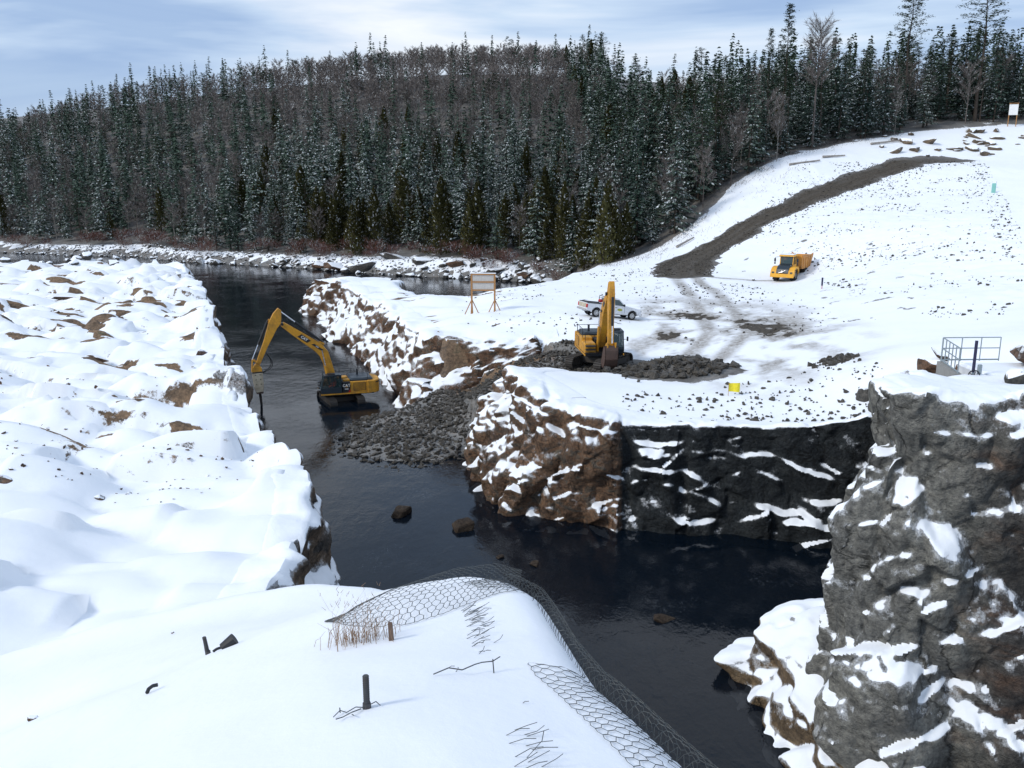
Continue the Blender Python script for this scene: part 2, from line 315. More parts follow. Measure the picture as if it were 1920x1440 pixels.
# ================================================================== terrain
def tps_fit(pts, lam=1e-3):
    P = np.array(pts, float); X = P[:, :2]/100.0; z = P[:, 2]; n = len(X)
    d2 = ((X[:, None]-X[None])**2).sum(-1); K = 0.5*d2*np.log(d2+1e-12) + lam*np.eye(n)
    Q = np.hstack([np.ones((n, 1)), X]); A = np.zeros((n+3, n+3)); A[:n, :n] = K; A[:n, n:] = Q; A[n:, :n] = Q.T
    w = np.linalg.solve(A, np.concatenate([z, np.zeros(3)])); return X, w
def tps_eval(fit, x, y):
    X, w = fit; x = np.asarray(x, float)/100; y = np.asarray(y, float)/100; r = w[-3] + w[-2]*x + w[-1]*y
    for i, (a, b) in enumerate(X):
        d2 = (x-a)**2 + (y-b)**2; r = r + w[i]*0.5*d2*np.log(d2+1e-12)
    return r
LAND = [  # left bank
 (-11, 36, 2.4), (-12.5, 46, 2.7), (-17, 58, 3.1), (-25, 75, 3.0), (-33, 96, 3.0), (-45, 128, 2.9), (-62, 165, 2.6), (-80, 186, 2.4), (-30, 40, 4.2), (-40, 70, 3.8), (-55, 110, 3.7),
 (-80, 150, 3.4), (-110, 180, 3.0), (-20, 30, 3.4), (-70, 60, 4.5), (-120, 120, 4.5), (-180, 180, 4),
 # rib and plateau
 (-31, 143, 4.8), (-25, 135, 5.2), (-17, 111, 5.2), (-12, 98, 5.3), (-9, 87, 5.6), (-7, 81, 6.0), (-4, 79.5, 6.0), (1.5, 79, 6.0), (-20, 142, 4.8), (-17, 128, 5.0), (-8, 117, 5.6), (9, 150, 5.0),
 (-3, 92, 6.5), (6, 82, 7.5), (11.5, 85.5, 6.95), (7.6, 83.4, 7.75), (15, 92, 7.4), (0, 105, 6.6), (8, 125, 6.4), (12, 142, 6.2),
 # excavator pad and headland
 (7.2, 68.5, 5.7), (3, 71.5, 5.1), (11.6, 65.3, 6.0), (14.5, 62, 6.3), (0.2, 62, 6.9), (-0.4, 59, 7.2), (2, 55, 6.9), (4, 59, 7.0), (7.5, 55, 6.5), (8, 51, 6.0), (11, 50, 6.2), (15.5, 49, 6.3), (19, 48.5, 6.4), (17, 55, 6.7), (23, 48, 7.2),
 (22, 62, 7.4), (28.6, 79, 8.0), (20, 76, 7.3), (18, 97, 7.6), (27, 105, 7.6), (25, 120, 7.7), (35, 115, 7.4), (28, 138, 8.3),
 # gate bench on the right
 (25.5, 55, 9.4), (30, 52, 10.6), (20.5, 43.5, 10.4), (24.5, 42, 10.6), (30, 46, 11.0), (40, 50, 12), (40, 60, 11.3), (28, 62, 8.8),
 # embankment
 (44.6, 100, 10.8), (40, 90, 9.8), (47, 88, 11.2), (56, 105, 13.6), (64, 135, 15.6), (54, 129, 14.0), (45.5, 138, 12.4), (43, 118, 9.4), (37, 80, 9.9), (36, 70, 9.9), (50, 75, 12.0), (70, 110, 16.0), (82, 150, 18.5),
 # haul road
 (33, 146, 9.4), (42, 157, 12.9), (54.6, 168, 16.6), (68.6, 179, 20.4), (83.8, 189, 24.2), (95, 191, 24.6), (106, 188, 24.6), (120, 190, 25), (62, 155, 16.4), (78, 168, 20.0), (92, 176, 23.0), (84, 158, 19.5), (100, 160, 20.5),
 # slope to the forest edge
 (121, 216, 33.0), (94.5, 213, 31.2), (75, 203, 28), (56, 190, 24.3), (45, 182, 19), (38, 172, 14.0), (27.8, 164, 8.3), (18, 157, 6.0), (9, 165, 4.0),
 # far shore
 (-150, 268, 2.2), (-125, 258, 2.4), (-100, 246, 2.5), (-70, 229, 2.5), (-50, 219, 2.8), (-28, 206, 3.4), (-8, 195, 3.8), (10, 186, 4.2), (24, 184, 8),
 # forested hill
 (-160, 310, 12), (-100, 300, 16), (-50, 270, 16), (0, 245, 17), (40, 225, 22), (-300, 330, 8), (-230, 400, 30), (-180, 400, 45), (-110, 410, 57), (-60, 410, 63), (-20, 410, 66), (40, 400, 63), (100, 360, 52), (140, 300, 44), (160, 250, 40),
 (-120, 350, 33), (-40, 330, 38), (30, 300, 36), (80, 270, 38), (-300, 460, 40), (0, 520, 70), (200, 420, 60), (250, 250, 45), (180, 200, 34), (160, 120, 26), (120, 60, 20), (100, 20, 18)]
LFIT = tps_fit(LAND)
# river outline: x, y, inset of the land behind the rock face, width over which the land rises
RIVER = [(-8, 8, .6, .6), (-8.6, 40, 1.2, .6), (-9.1, 42.2, 1.2, .6), (-11, 47.8, 1.2, .6), (-14.4, 54.4, 1.2, .6), (-16.5, 59.3, 1.2, .6), (-24.3, 77.2, 1.2, .6), (-31.3, 96, 1.2, .6), (-42.6, 126, 1.2, .6), (-60, 168, .5, 1), (-72, 176, 0, 2.5), (-85, 176.5, 0, 3), (-100, 173, 0, 3), (-140, 174, 0, 4), (-400, 200, 0, 6),
 (-400, 330, 0, 9), (-200, 285, 0, 9), (-149, 260, 0, 8), (-124, 250, 0, 7), (-106, 246, 0, 6), (-87, 230, 0, 6), (-70, 222, 0, 6), (-50, 211, 0, 6), (-31, 198, 0, 6), (-18.5, 192, 0, 6), (-5, 186, 0, 6), (8, 178, 0, 6), (10, 168, 0, 7), (7, 150, 0, 5), (3.5, 132, 0, 4), (-2, 122, 0, 3), (-8, 119.5, 0, 3), (-12.5, 122, .5, 2), (-14, 132, 1, 2), (-15, 146, 1, 2), (-22, 152, 1.5, 2), (-33, 152.5, 2, 1), (-34.5, 142, 2, 1), (-28.7, 131, 4.4, 1), (-21.4, 109, 4.6, 1), (-16, 96, 4.4, 1), (-12.7, 85.7, 3.8, 1), (-9.7, 78, 2.6, .8), (-6.5, 71, 0, 6), (-3.8, 64, 3.0, .8), (-3.1, 60.5, 3.0, .8), (-1.4, 54, 3.0, .8), (0, 50.7, 3.0, .8), (3, 49.8, 2.3, .6), (6.3, 49.3, 1.6, .5), (10.5, 48.2, 1.3, .5), (15, 47.4, 1.3, .5), (18.2, 46.3, 1.4, .6), (23, 45.2, 1.6, .6), (21, 43.4, 1.2, .8), (15.5, 41.5, 2.2, .6), (13.8, 38.4, 3.4, 1), (13, 37, 3.5, 1), (9.5, 36, 4, 1), (8.6, 34, 4, 1), (9.2, 30.5, 4, 1), (10, 27.5, 4, 1), (11.5, 20, 4, 1), (12, 8, 4, 1)]
RV = np.array(RIVER, float)
def river_dist(x, y):
    """signed distance to the water (positive on land), with inset and width of the nearest stretch"""
    best = np.full(x.shape, 1e18); ins = np.zeros_like(x); wid = np.ones_like(x); inside = np.zeros(x.shape, bool)
    n = len(RV)
    for i in range(n):
        a = RV[i]; b = RV[(i+1) % n]; dx, dy = b[0]-a[0], b[1]-a[1]
        t = np.clip(((x-a[0])*dx+(y-a[1])*dy)/(dx*dx+dy*dy), 0, 1); d = (x-a[0]-t*dx)**2+(y-a[1]-t*dy)**2
        m = d < best; best[m] = d[m]; ins[m] = (a[2]+(b[2]-a[2])*t)[m]; wid[m] = (a[3]+(b[3]-a[3])*t)[m]
        cr = ((a[1] > y) != (b[1] > y)) & (x < (b[0]-a[0])*(y-a[1])/((b[1]-a[1]) if b[1] != a[1] else 1e-9)+a[0]); inside ^= cr
    d = np.sqrt(best); return np.where(inside, -d, d), ins, wid
_ly = [8, 40, 42.2, 47.8, 54.4, 59.3, 77.2, 96, 126, 168, 215]; _lx = [-8, -8.6, -9.1, -11, -14.4, -16.5, -24.3, -31.3, -42.6, -60, -90]
def is_left(x, y): return (x < np.interp(y, _ly, _lx)+0.3) & (y < 222)
def sstep(t): t = np.clip(t, 0, 1); return t*t*(3-2*t)
def poly_dist(x, y, pts):
    best = np.full(x.shape, 1e18); along = np.zeros_like(x); acc = 0
    for a, b in zip(pts[:-1], pts[1:]):
        dx, dy = b[0]-a[0], b[1]-a[1]; l = math.hypot(dx, dy); t = np.clip(((x-a[0])*dx+(y-a[1])*dy)/(l*l), 0, 1)
        d = (x-a[0]-t*dx)**2+(y-a[1]-t*dy)**2; m = d < best; best[m] = d[m]; along[m] = acc+t[m]*l; acc += l
    return np.sqrt(best), along
ROAD = [(23.4, 121.5), (25, 131), (27.6, 139), (32, 146), (42, 157.5), (54.6, 168.5), (68.6, 179.5), (82, 188)]
def land(x, y):
    x = np.asarray(x, float); y = np.asarray(y, float); z = tps_eval(LFIT, x, y); L = is_left(x, y)
    if L.any():                                                # tilted ledges of the left bank: risers face the camera side
        xs, ys = x[L], y[L]
        wq = ys*0.985+xs*0.12+2.6*n2(xs, ys, 17, 3, 3)+0.8*n2(xs, ys, 4, 5, 2)
        per = 7.4; q = wq/per; k = np.floor(q); f = q-k
        amp = (0.5+1.1*_h(k, k*0+3, k*0, 9))*np.clip(0.55+1.3*n2(xs, ys, 15, 11, 2), 0.05, 1.3)*np.clip((ys-42)/16, 0, 1)*np.clip((176-ys)/12, 0, 1)
        saw = np.where(f < 0.055, f/0.055, 1-(f-0.055)/0.945)
        P3 = np.stack([xs, ys, ys*0], 1)
        z[L] += .95*amp*(saw-0.5) + 0.16*n2(xs, ys, 6, 8, 3)+ 0.10*fbm(np.stack([xs/1.4, ys/1.1, xs*0], 1), 18, 2)*np.clip((ys-44)/14, .3, 1) + 0.95*facets(P3, (3.4, 1.9, 9), 21, 0.9, 0.4)+0.8*facets(P3, (1.4, 1.0, 5), 27, 1.0, 0.5)*np.clip(.35+n2(xs, ys, 9, 29, 2)*1.6, 0, 1)*np.clip((ys-40)/18, 0.15, 1)
        z[L] += 0.55*np.clip(n2(xs, ys, 5.5, 33, 2), 0, 1)*np.clip((62-ys)/12, 0, 1)
    R = ~L
    if R.any():
        xs, ys = x[R], y[R]; z[R] += (0.10*n2(xs, ys, 5, 2, 3))*np.clip(1.4-(ys-150)/100, .4, 1.4)
        P3 = np.stack([xs, ys, ys*0], 1); rib = np.clip((4-xs)/6, 0, 1)*np.clip((150-ys)/10, 0, 1)*(ys > 75)
        z[R] += 0.5*facets(P3, (3.5, 2.6, 9), 41, 0.5, 0.3)*rib
        emb = np.clip((xs-34)/8, 0, 1)*np.clip((ys-66)/8, 0, 1)*np.clip((205-ys)/10, 0, 1); z[R] += 0.10*emb*fbm(np.stack([xs*1.1, ys*1.1, ys*0], 1), 71, 3)
    return z
def ground_z(x, y):
    x = np.atleast_1d(np.asarray(x, float)); y = np.atleast_1d(np.asarray(y, float))
    L = land(x, y); d, ins, wid = river_dist(x, y)
    bed = -1.1+0.4*n2(x, y, 3.5, 17, 3)
    z = bed+(L-bed)*sstep((d-ins)/wid)
    r = np.sqrt(((x+8.2)/5.2)**2+((y-69.5)/8.0)**2)+0.18*n2(x, y, 3.5, 6, 3)      # rubble causeway into the river
    z = np.maximum(z, np.where(r < 1.25, (0.75-1.35*np.clip(r-0.35, 0, 2)), -5))
    dr, al = poly_dist(x, y, [(-8, 70), (-6, 72), (-4.1, 73.4), (-2.2, 73.2), (0.7, 74), (4, 71.5), (7.2, 68.5)])   # ramp of rubble up to the excavator
    ramp_z = np.interp(al, [0, 2.8, 5.2, 7.1, 10.1, 14.2, 18.6], [0.4, 1.1, 2.1, 3.2, 4.6, 5.2, 5.75])
    south = y < np.interp(x, [-8, -6, -4.1, -2.2, .7, 4, 7.2], [70, 72, 73.4, 73.2, 74, 71.5, 68.5]); k = sstep((dr-np.where(south, np.interp(x, [-8, -3, 0, 3, 6], [5, 7, 6.5, 5.0, 3.0]), np.interp(x, [-8, -4, 1, 4, 7], [4.2, 4.6, 4.0, 4.0, 3.0])))/0.8); low = (x < 9) & (y > 62) & (y < 81); z = np.where(low, ramp_z+(z-ramp_z)*k, z)
    z = z+1.1*np.exp(-(((x-12)/3.2)**2+((y-64.5)/2.2)**2))+0.9*np.exp(-(((x-3.6)/2.6)**2+((y-75.5)/1.8)**2))   # spoil heaps
    z = np.where((x > 5) & (y < 45.2) & (y > 0) & (x < 34), np.minimum(z, -1.0), z)
    return z
GRID = {}
def bilin(key, x, y):
    xs, ys, Z = GRID[key]; i = min(max(int(np.searchsorted(xs, x))-1, 0), len(xs)-2); j = min(max(int(np.searchsorted(ys, y))-1, 0), len(ys)-2)
    u = (x-xs[i])/(xs[i+1]-xs[i]); v = (y-ys[j])/(ys[j+1]-ys[j]); return float((Z[j, i]*(1-u)+Z[j, i+1]*u)*(1-v)+(Z[j+1, i]*(1-u)+Z[j+1, i+1]*u)*v)
def gz(x, y): return bilin('ground', x, y)

def axis(segs):
    a = []
    for s, e, st in segs: a += list(np.arange(s, e, st))
    return np.array(a+[segs[-1][1]])
def build_ground():
    xs = axis([(-900, -260, 40), (-260, -110, 3), (-110, -60, .9), (-60, 62, .42), (62, 130, .9), (130, 260, 5), (260, 900, 40)])
    ys = axis([(-60, 24, 6), (24, 130, .42), (130, 215, .8), (215, 300, 2.2), (300, 560, 8), (560, 2000, 120)])
    X, Y = np.meshgrid(xs, ys); x = X.ravel(); y = Y.ravel(); z = ground_z(x, y)
    z = np.where(np.abs(x) > 260, np.clip(z, -5, 70), z); z = np.where(y > 560, np.minimum(z, 60), z); z = np.clip(z, -6, 90)
    z = np.where((y < 24), np.minimum(z, -1.0), z)
    nx, ny = len(xs), len(ys); i = np.arange(nx*ny).reshape(ny, nx); GRID['ground'] = (xs, ys, z.reshape(ny, nx))
    F = np.stack([i[:-1, :-1], i[:-1, 1:], i[1:, 1:], i[1:, :-1]], -1).reshape(-1, 4)
    me = mesh_np('ground', np.stack([x, y, z], 1), F, True)
    # bare soil of the haul road, grime of the wheel tracks, stony ground
    d, al = poly_dist(x, y, ROAD); hw = np.interp(al, [0, 12, 26, 50, 95], [3.4, 4.6, 4.2, 2.8, 3.2])+0.9*n2(x, y, 3, 12, 3)
    road = np.clip((hw-d)/1.7+0.5, 0, 1); road *= 1-.22*np.exp(-((d-1.15)/.4)**2)*(.6+.5*n2(x, y, 4, 44))
    spoil = np.clip(1.5-np.sqrt(((x-88)/7)**2+((y-190.5)/3)**2)+.3*n2(x, y, 3, 5), 0, 1)
    rub = np.clip(1.6-np.sqrt(((x+8.2)/5.6)**2+((y-69.5)/8.6)**2)*1.25, 0, 1)
    dr, _ = poly_dist(x, y, [(-8, 70), (-6, 72), (-4.1, 73.4), (-2.2, 73.2), (0.7, 74), (4, 71.5), (7.2, 68.5), (12, 64.8)])
    rub = np.maximum(rub, np.clip((3.6-dr)/0.8+0.5*n2(x, y, 2, 4), 0, 1)*(y > 61))
    rub = np.maximum(rub, np.clip(1.7-np.sqrt(((x-3.6)/2.9)**2+((y-75.3)/2.0)**2)*1.2+.4*n2(x, y, 1.5, 14), 0, 1))
    rub = np.maximum(rub, np.clip(1.8-np.sqrt(((x-12.2)/4.0)**2+((y-64.5)/2.9)**2)*1.25+.4*n2(x, y, 1.5, 15), 0, 1))
    shore = np.clip((0.9-z)/0.5+0.6*n2(x, y, 2.0, 19, 2), 0, 1)*(~((x > -4) & (x < 24) & (y < 66) & (z > .3)))
    ey = np.interp(x, [-400, -300, -200, -149, -124, -104, -86, -70, -50, -28, -8, 4, 11, 17, 27.8, 38, 45, 56, 75, 94.5, 121, 200], [380, 345, 298, 270, 260, 254, 239, 231, 220, 207, 197, 188, 178, 164, 169, 177, 187, 195, 208, 217, 221, 224])
    wood = np.clip((y-ey+3)/4, 0, 1)*np.clip(.62+.5*n2(x, y, 3, 23), .25, .9)
    bare = np.maximum.reduce([road, rub, np.clip(spoil, 0, 1), shore, wood])
    lf = is_left(x, y); xw = x+1.5*n2(x, y, 9, 91, 2); streak = fbm(np.stack([xw/4.5, (y+x*.12)/1.1, x*0], 1), 93, 4)+.4*n2(x, y, 16, 95, 2)
    bare = np.maximum(bare, np.where(lf, np.clip((streak-.74)*1.6, 0, .55)*np.clip((y-46)/14, 0, 1), 0))
    rib_t = np.clip((3-x)/6, 0, 1)*(y > 74)*(y < 155)*(~lf); bare = np.maximum(bare, np.clip((streak-.5)*1.5, 0, .6)*rib_t)
    fattr(me, 'tan', np.where(lf | (rib_t > 0), 1.0, 0.0)*(y < 200)*np.clip((river_dist(x, y)[0]-2.2)/1.5, 0, 1))
    emb = np.clip((x-36)/8, 0, 1)*np.clip((y-70)/8, 0, 1)*np.clip((200-y)/8, 0, 1)
    specks = np.clip((fbm(np.stack([x*.9, y*.9, x*0], 1), 61, 2)-.55)*3, 0, 1)
    bare = np.maximum(bare, 0.25*specks*((x > -2) & (y > 75) & (y < 150)))
    tracks = np.zeros_like(x)
    for k, pts in enumerate([[(22.2, 121), (20.9, 106), (18.9, 88), (17.4, 77), (13.5, 69)], [(24.8, 121), (23.9, 106), (22.2, 88), (20.6, 76), (15.5, 67)], [(27, 119), (31, 117.5), (35, 116)]]):
        dd, _ = poly_dist(x, y, pts); tracks = np.maximum(tracks, np.clip(1.5-dd/(0.72 if k < 2 else .5), 0, 1)*np.clip(0.92+.3*n2(x, y, 2.0, 30+k), 0, 1))
    churn = np.clip(1.45-np.sqrt(((x-18.5)/8.5)**2+((y-78)/17)**2), 0, 1)*np.clip(.45+.9*fbm(np.stack([x/2.4, y/3.4, x*0], 1), 37, 5, .65), 0, 1)
    grime = np.clip(np.maximum(tracks*1.0, churn*1.5), 0, .95)
    bare = np.maximum(bare, np.clip((churn-.55)*1.1, 0, .42))
    soil = np.maximum.reduce([road, np.clip(spoil, 0, 1)*.8, np.clip(churn*2, 0, 1), wood*.5])
    fattr(me, 'bare', bare); fattr(me, 'soil', soil); fattr(me, 'grime', grime)
    o = obj('ground', me, M_GROUND); tag(o, kind='structure'); return o
GROUND = build_ground()

# ------------------------------------------------------------------ water
def build_water():
    m, nt, b = newmat('river_water'); ln = nt.links.new
    b.inputs['Base Color'].default_value = (0.0025, 0.0060, 0.0115, 1); b.inputs['Roughness'].default_value = 0.04; b.inputs['IOR'].default_value = 1.33
    b.inputs['Specular IOR Level'].default_value = 0.40
    n1 = noise_node(nt, 1.5, 4, 0.6, (1, 0.55, 1), 'World', 0.6); n2_ = noise_node(nt, 6.0, 3, 0.6, (1, 0.7, 1), 'World'); n0 = noise_node(nt, 0.16, 3, 0.5, None, 'World')
    calm = ramp(nt, n0.outputs['Fac'], [(0.35, 0.25), (0.65, 1.0)])
    hh = math_node(nt, 'MULTIPLY_ADD', n2_.outputs['Fac'], 0.3, n1.outputs['Fac']); hh = math_node(nt, 'MULTIPLY', hh, calm)
    bump(nt, hh, 0.22, 0.16, b)
    # thin curls of foam on the current
    n3 = noise_node(nt, 0.9, 6, 0.7, (1, .5, 1), 'World', 2.5); n4 = noise_node(nt, 0.22, 2, .5, None, 'World'); n5 = noise_node(nt, 7, 4, .7, None, 'World', 1.0)
    f1 = ramp(nt, n3.outputs['Fac'], [(0.485, 0.0), (0.5, 1.0), (0.515, 0.0)]); f2 = ramp(nt, n4.outputs['Fac'], [(0.56, 0.0), (0.68, 1.0)]); f3 = ramp(nt, n5.outputs['Fac'], [(0.5, 0), (0.6, 1)])
    f = math_node(nt, 'MULTIPLY', math_node(nt, 'MULTIPLY', f1, f2), f3); f = math_node(nt, 'MULTIPLY', f, 0.55)
    c = mixc(nt, f, (0.0025, 0.0060, 0.0115), (0.45, 0.5, 0.55)); ln(c, b.inputs['Base Color'])
    al = math_node(nt, 'MAXIMUM', f, 0.88); ln(al, b.inputs['Alpha'])
    V = [(-900, -60, 0), (60, -60, 0), (60, 340, 0), (-900, 340, 0)]
    o = obj('river_water', mesh_np('river_water', V, [(0, 1, 2, 3)]), m); tag(o, kind='structure')
build_water()

# ------------------------------------------------------------------ rock faces, lofted between a foot line and a brink line
def resample(st, ds):
    st = np.array(st, float); d = np.hypot(np.diff(st[:, 0]), np.diff(st[:, 1]))*0.5+np.hypot(np.diff(st[:, 3]), np.diff(st[:, 4]))*0.5
    s = np.concatenate([[0], np.cumsum(d)]); n = max(8, int(s[-1]/ds)); u = np.linspace(0, s[-1], n)
    return np.stack([np.interp(u, s, st[:, k]) for k in range(st.shape[1])], 1), u
def rock_face(name, st, mat, ds=0.2, dv=0.2, cap=2.5, big=(2.2, 2.2, 1.6), amp=1.0, seed=1, bulge=0.0, lip=0.12, ledges=None, top=None, sizes=(1.0, 1.0, .9, .35), terr=None, rough_cap=0.0, sharp=36, smooth=2):
    """st rows: foot x, y, z, brink x, y (z when top is given, then the inner line x, y, z where the cap ends)"""
    S, u = resample(st, ds); n = len(S)
    tx, ty = S[:, 3], S[:, 4]; tz = S[:, 5] if top else land(tx, ty)
    hgt = np.max(tz-S[:, 2]); run = np.max(np.hypot(tx-S[:, 0], ty-S[:, 1])); m = max(6, int(math.hypot(hgt, run)/dv)); mc = max(4, int(cap/(dv*1.3)))
    tan = np.stack([np.gradient(tx+S[:, 0]), np.gradient(ty+S[:, 1])], 1); tan /= np.linalg.norm(tan, axis=1)[:, None]+1e-9
    for _ in range(int(1.2/ds)+4): tan[1:-1] = (tan[:-2]+tan[1:-1]*2+tan[2:]); tan /= np.linalg.norm(tan, axis=1)[:, None]
    nor = np.stack([tan[:, 1], -tan[:, 0]], 1); dirv = np.stack([S[:, 0]-tx, S[:, 1]-ty], 1)
    if (nor*dirv).sum() < 0: nor = -nor
    rows = []; wts = []
    for j in range(m+1):
        t = np.full(n, j/m); x = S[:, 0]+(tx-S[:, 0])*t; y = S[:, 1]+(ty-S[:, 1])*t; q = t**(1+bulge)
        if terr is not None: q = terr(q, x, y, u)
        z = S[:, 2]+(tz-S[:, 2])*q; rows.append(np.stack([x, y, z], 1)); wts.append(np.full(n, 1.0 if j/m < .93 else 0.8))
    for j in range(1, mc+1):
        f = j/mc; t = f*cap; x = tx-nor[:, 0]*t; y = ty-nor[:, 1]*t
        if S.shape[1] > 6:
            x = tx+(S[:, 6]-tx)*f; y = ty+(S[:, 7]-ty)*f; z = tz+(S[:, 8]-tz)*f**1.2+lip*math.sin(f*math.pi)+.12*n2(x, y, 1.6, 5)
        else: z = (land(x, y) if not top else tz)+(lip*(1-f)**.7*min(1, j/3*1.0) if j < mc else -0.3)
        rows.append(np.stack([x, y, z], 1)); wts.append(np.full(n, max(rough_cap, 0.5*(1-f)**2.5)*(1 if j < mc else .3)))
    k = len(rows); G = np.stack(rows); w = np.concatenate(wts)
    du = np.gradient(G, axis=1); dw = np.gradient(G, axis=0); NN = np.cross(du, dw); NN /= np.linalg.norm(NN, axis=2)[..., None]+1e-9
    if (NN[:m].reshape(-1, 3)*np.tile(np.concatenate([nor, np.zeros((n, 1))], 1), (m, 1))).sum() < 0: NN = -NN
    for _ in range(max(3, int(.7/dv))):
        NN[1:-1] = NN[:-2]+2*NN[1:-1]+NN[2:]; NN[:, 1:-1] = NN[:, :-2]+2*NN[:, 1:-1]+NN[:, 2:]; NN /= np.linalg.norm(NN, axis=2)[..., None]+1e-9
    V = G.reshape(-1, 3).copy(); NV = NN.reshape(-1, 3)
    warp = 0.35*np.stack([vnoise(V*.6, seed+90), vnoise(V*.6, seed+91), vnoise(V*.6, seed+92)], 1)
    Rm = np.array(Matrix.Rotation(.5, 3, (0.3, 1, .2))); W = (V+warp)@Rm.T; W2 = (V+warp*.5)@np.array(Matrix.Rotation(-.6, 3, (1, .2, .4))).T
    big = np.array(big, float); D = sizes[0]*facets(W, big, seed, .9, .35)+sizes[1]*facets(W2, big*.42, seed+11, 1.0, .45)+sizes[2]*facets(W, big*.19, seed+23, 1.0, .5)+sizes[3]*facets(W2, big*.085, seed+31, 1.0, .5)
    D -= np.median(D); D = D*amp*w; uu = np.tile(u, k)
    if ledges is not None: D = np.where(V[:, 0] > 6.4, D*.62, D*1.1)+ledges(V, uu)*w
    D *= np.clip(np.minimum(uu, u[-1]-uu)/1.0, 0.1, 1)
    G = (V+NV*D[:, None]).reshape(k, n, 3)
    for _ in range(smooth):
        L_ = G.copy(); L_[1:-1, 1:-1] = G[1:-1, 1:-1]*.5+.125*(G[:-2, 1:-1]+G[2:, 1:-1]+G[1:-1, :-2]+G[1:-1, 2:]); G = L_
    V = G.reshape(-1, 3)
    i = np.arange(k*n).reshape(k, n); F = np.stack([i[:-1, :-1], i[:-1, 1:], i[1:, 1:], i[1:, :-1]], -1).reshape(-1, 4)
    a, b_, c = V[F[:, 0]], V[F[:, 1]], V[F[:, 3]]; nf = np.cross(b_-a, c-a).sum(0)
    if nf[2] < 0: F = F[:, ::-1]
    me = mesh_np(name, V, F, True); me.set_sharp_from_angle(angle=math.radians(sharp)); o = obj(name, me, mat); tag(o, kind='structure'); return o

rock_face('left_bank_cliff', [(-8.3, 26, -.6, -9.6, 26), (-8.4, 33, -.6, -9.7, 33), (-8.6, 39, -.6, -9.8, 39), (-9.0, 42, -.6, -10.1, 42.2), (-9.7, 44.4, -.6, -10.7, 44.4), (-11, 47.8, -.6, -11.9, 47.8), (-14.4, 54.4, -.6, -15.2, 54.2), (-16.5, 59.3, -.6, -17.6, 59), (-24.3, 77.2, -.6, -25.3, 76.9), (-31.3, 96, -.6, -32.4, 95.6), (-42.6, 126, -.6, -43.8, 125.6), (-60, 168, -.6, -61.4, 167), (-68, 174.5, -.6, -69, 172.5)],
          M_LEFT, ds=.22, dv=.2, cap=2.2, big=(2.2, 2.8, 1.5), amp=.7, seed=5, lip=.1)
rock_face('rib_cliff', [(-20, 152, -.6, -20, 148.5), (-32, 153, -.6, -29, 148), (-35, 149, -.6, -31.5, 145.5), (-34.8, 141, -.6, -31.8, 139.5), (-28.9, 131, -.6, -25, 132.5), (-21.6, 109, -.6, -17.4, 110.6), (-16.2, 96, -.6, -12.2, 97.6), (-12.9, 85.7, -.6, -9.6, 87.2), (-10, 78.8, -.6, -8.4, 80.8), (-7.6, 77.2, -.2, -6.2, 79.4), (-4.2, 76.6, 1.6, -3.4, 78.6), (-1.2, 76.6, 3.0, -.6, 78.4), (1.2, 77.2, 4.3, 1.8, 78.6), (3.6, 77.4, 5.0, 4.2, 78.6)],
          M_RIB, ds=.2, dv=.18, cap=2.6, big=(3.0, 3.4, 1.6), amp=.85, seed=15)
rock_face('rib_ledge', [(-11.4, 79.5, -.5, -9.6, 80.5, 2.2), (-10.2, 76.8, -.5, -9.2, 78.2, 2.6), (-8.8, 75.2, -.3, -8.1, 76.6, 2.5), (-7.2, 75.4, .1, -7.0, 76.8, 2.2), (-6.2, 76.8, .6, -6.4, 77.6, 2.0)],
          M_RIB, ds=.12, dv=.12, cap=2.2, big=(2.2, 2.2, 1.3), amp=.8, seed=25, top=True)
def head_ledges(V, u):
    x, z = V[:, 0], V[:, 2]; r = np.zeros(len(V)); s = x > 6.4
    def led(x0, x1, z0, slope, h):                     # a jutting ledge under a line on the dark face
        zz = z0+slope*(x-x0)+.22*vnoise(np.stack([x*1.3, x*0+z0, x*0], 1), 7); k = (x > x0) & (x < x1); e = np.clip(np.minimum(x-x0, x1-x)/.5, 0, 1)
        return np.where(k, np.clip((zz-z)/.22, 0, 1)*np.clip(1-(zz-z-.12)/1.6, 0, 1)*h*e, 0)
    for a in [(7.0, 10.0, 5.35, .02, .35), (7.2, 9.6, 4.7, .0, .3), (7.4, 9.4, 4.2, 0, .25), (10.2, 15.4, 5.0, -.03, .22), (15.0, 18.3, 5.0, -.42, .42), (8.4, 10.8, 3.0, -.15, .3), (13.8, 17.6, 1.9, -.12, .42), (15.2, 18.6, 1.25, .0, .5), (9.2, 12.0, 1.1, -.08, .3), (7.0, 9.8, 3.7, .02, .42), (7.2, 9.0, 5.0, .0, .45), (9.6, 11.6, 4.0, -.5, .4), (10.2, 12.4, 2.6, -.4, .35), (16.4, 18.8, 2.4, .1, .4), ]: r += led(*a)
    r += np.where(s & (x < 10.2) & (x > 9.6), -.25, 0)
    return r-np.where(s, 0.45*(1-np.clip((x-6.4)/.15, 0, 1)*0.2), 0)*0.6
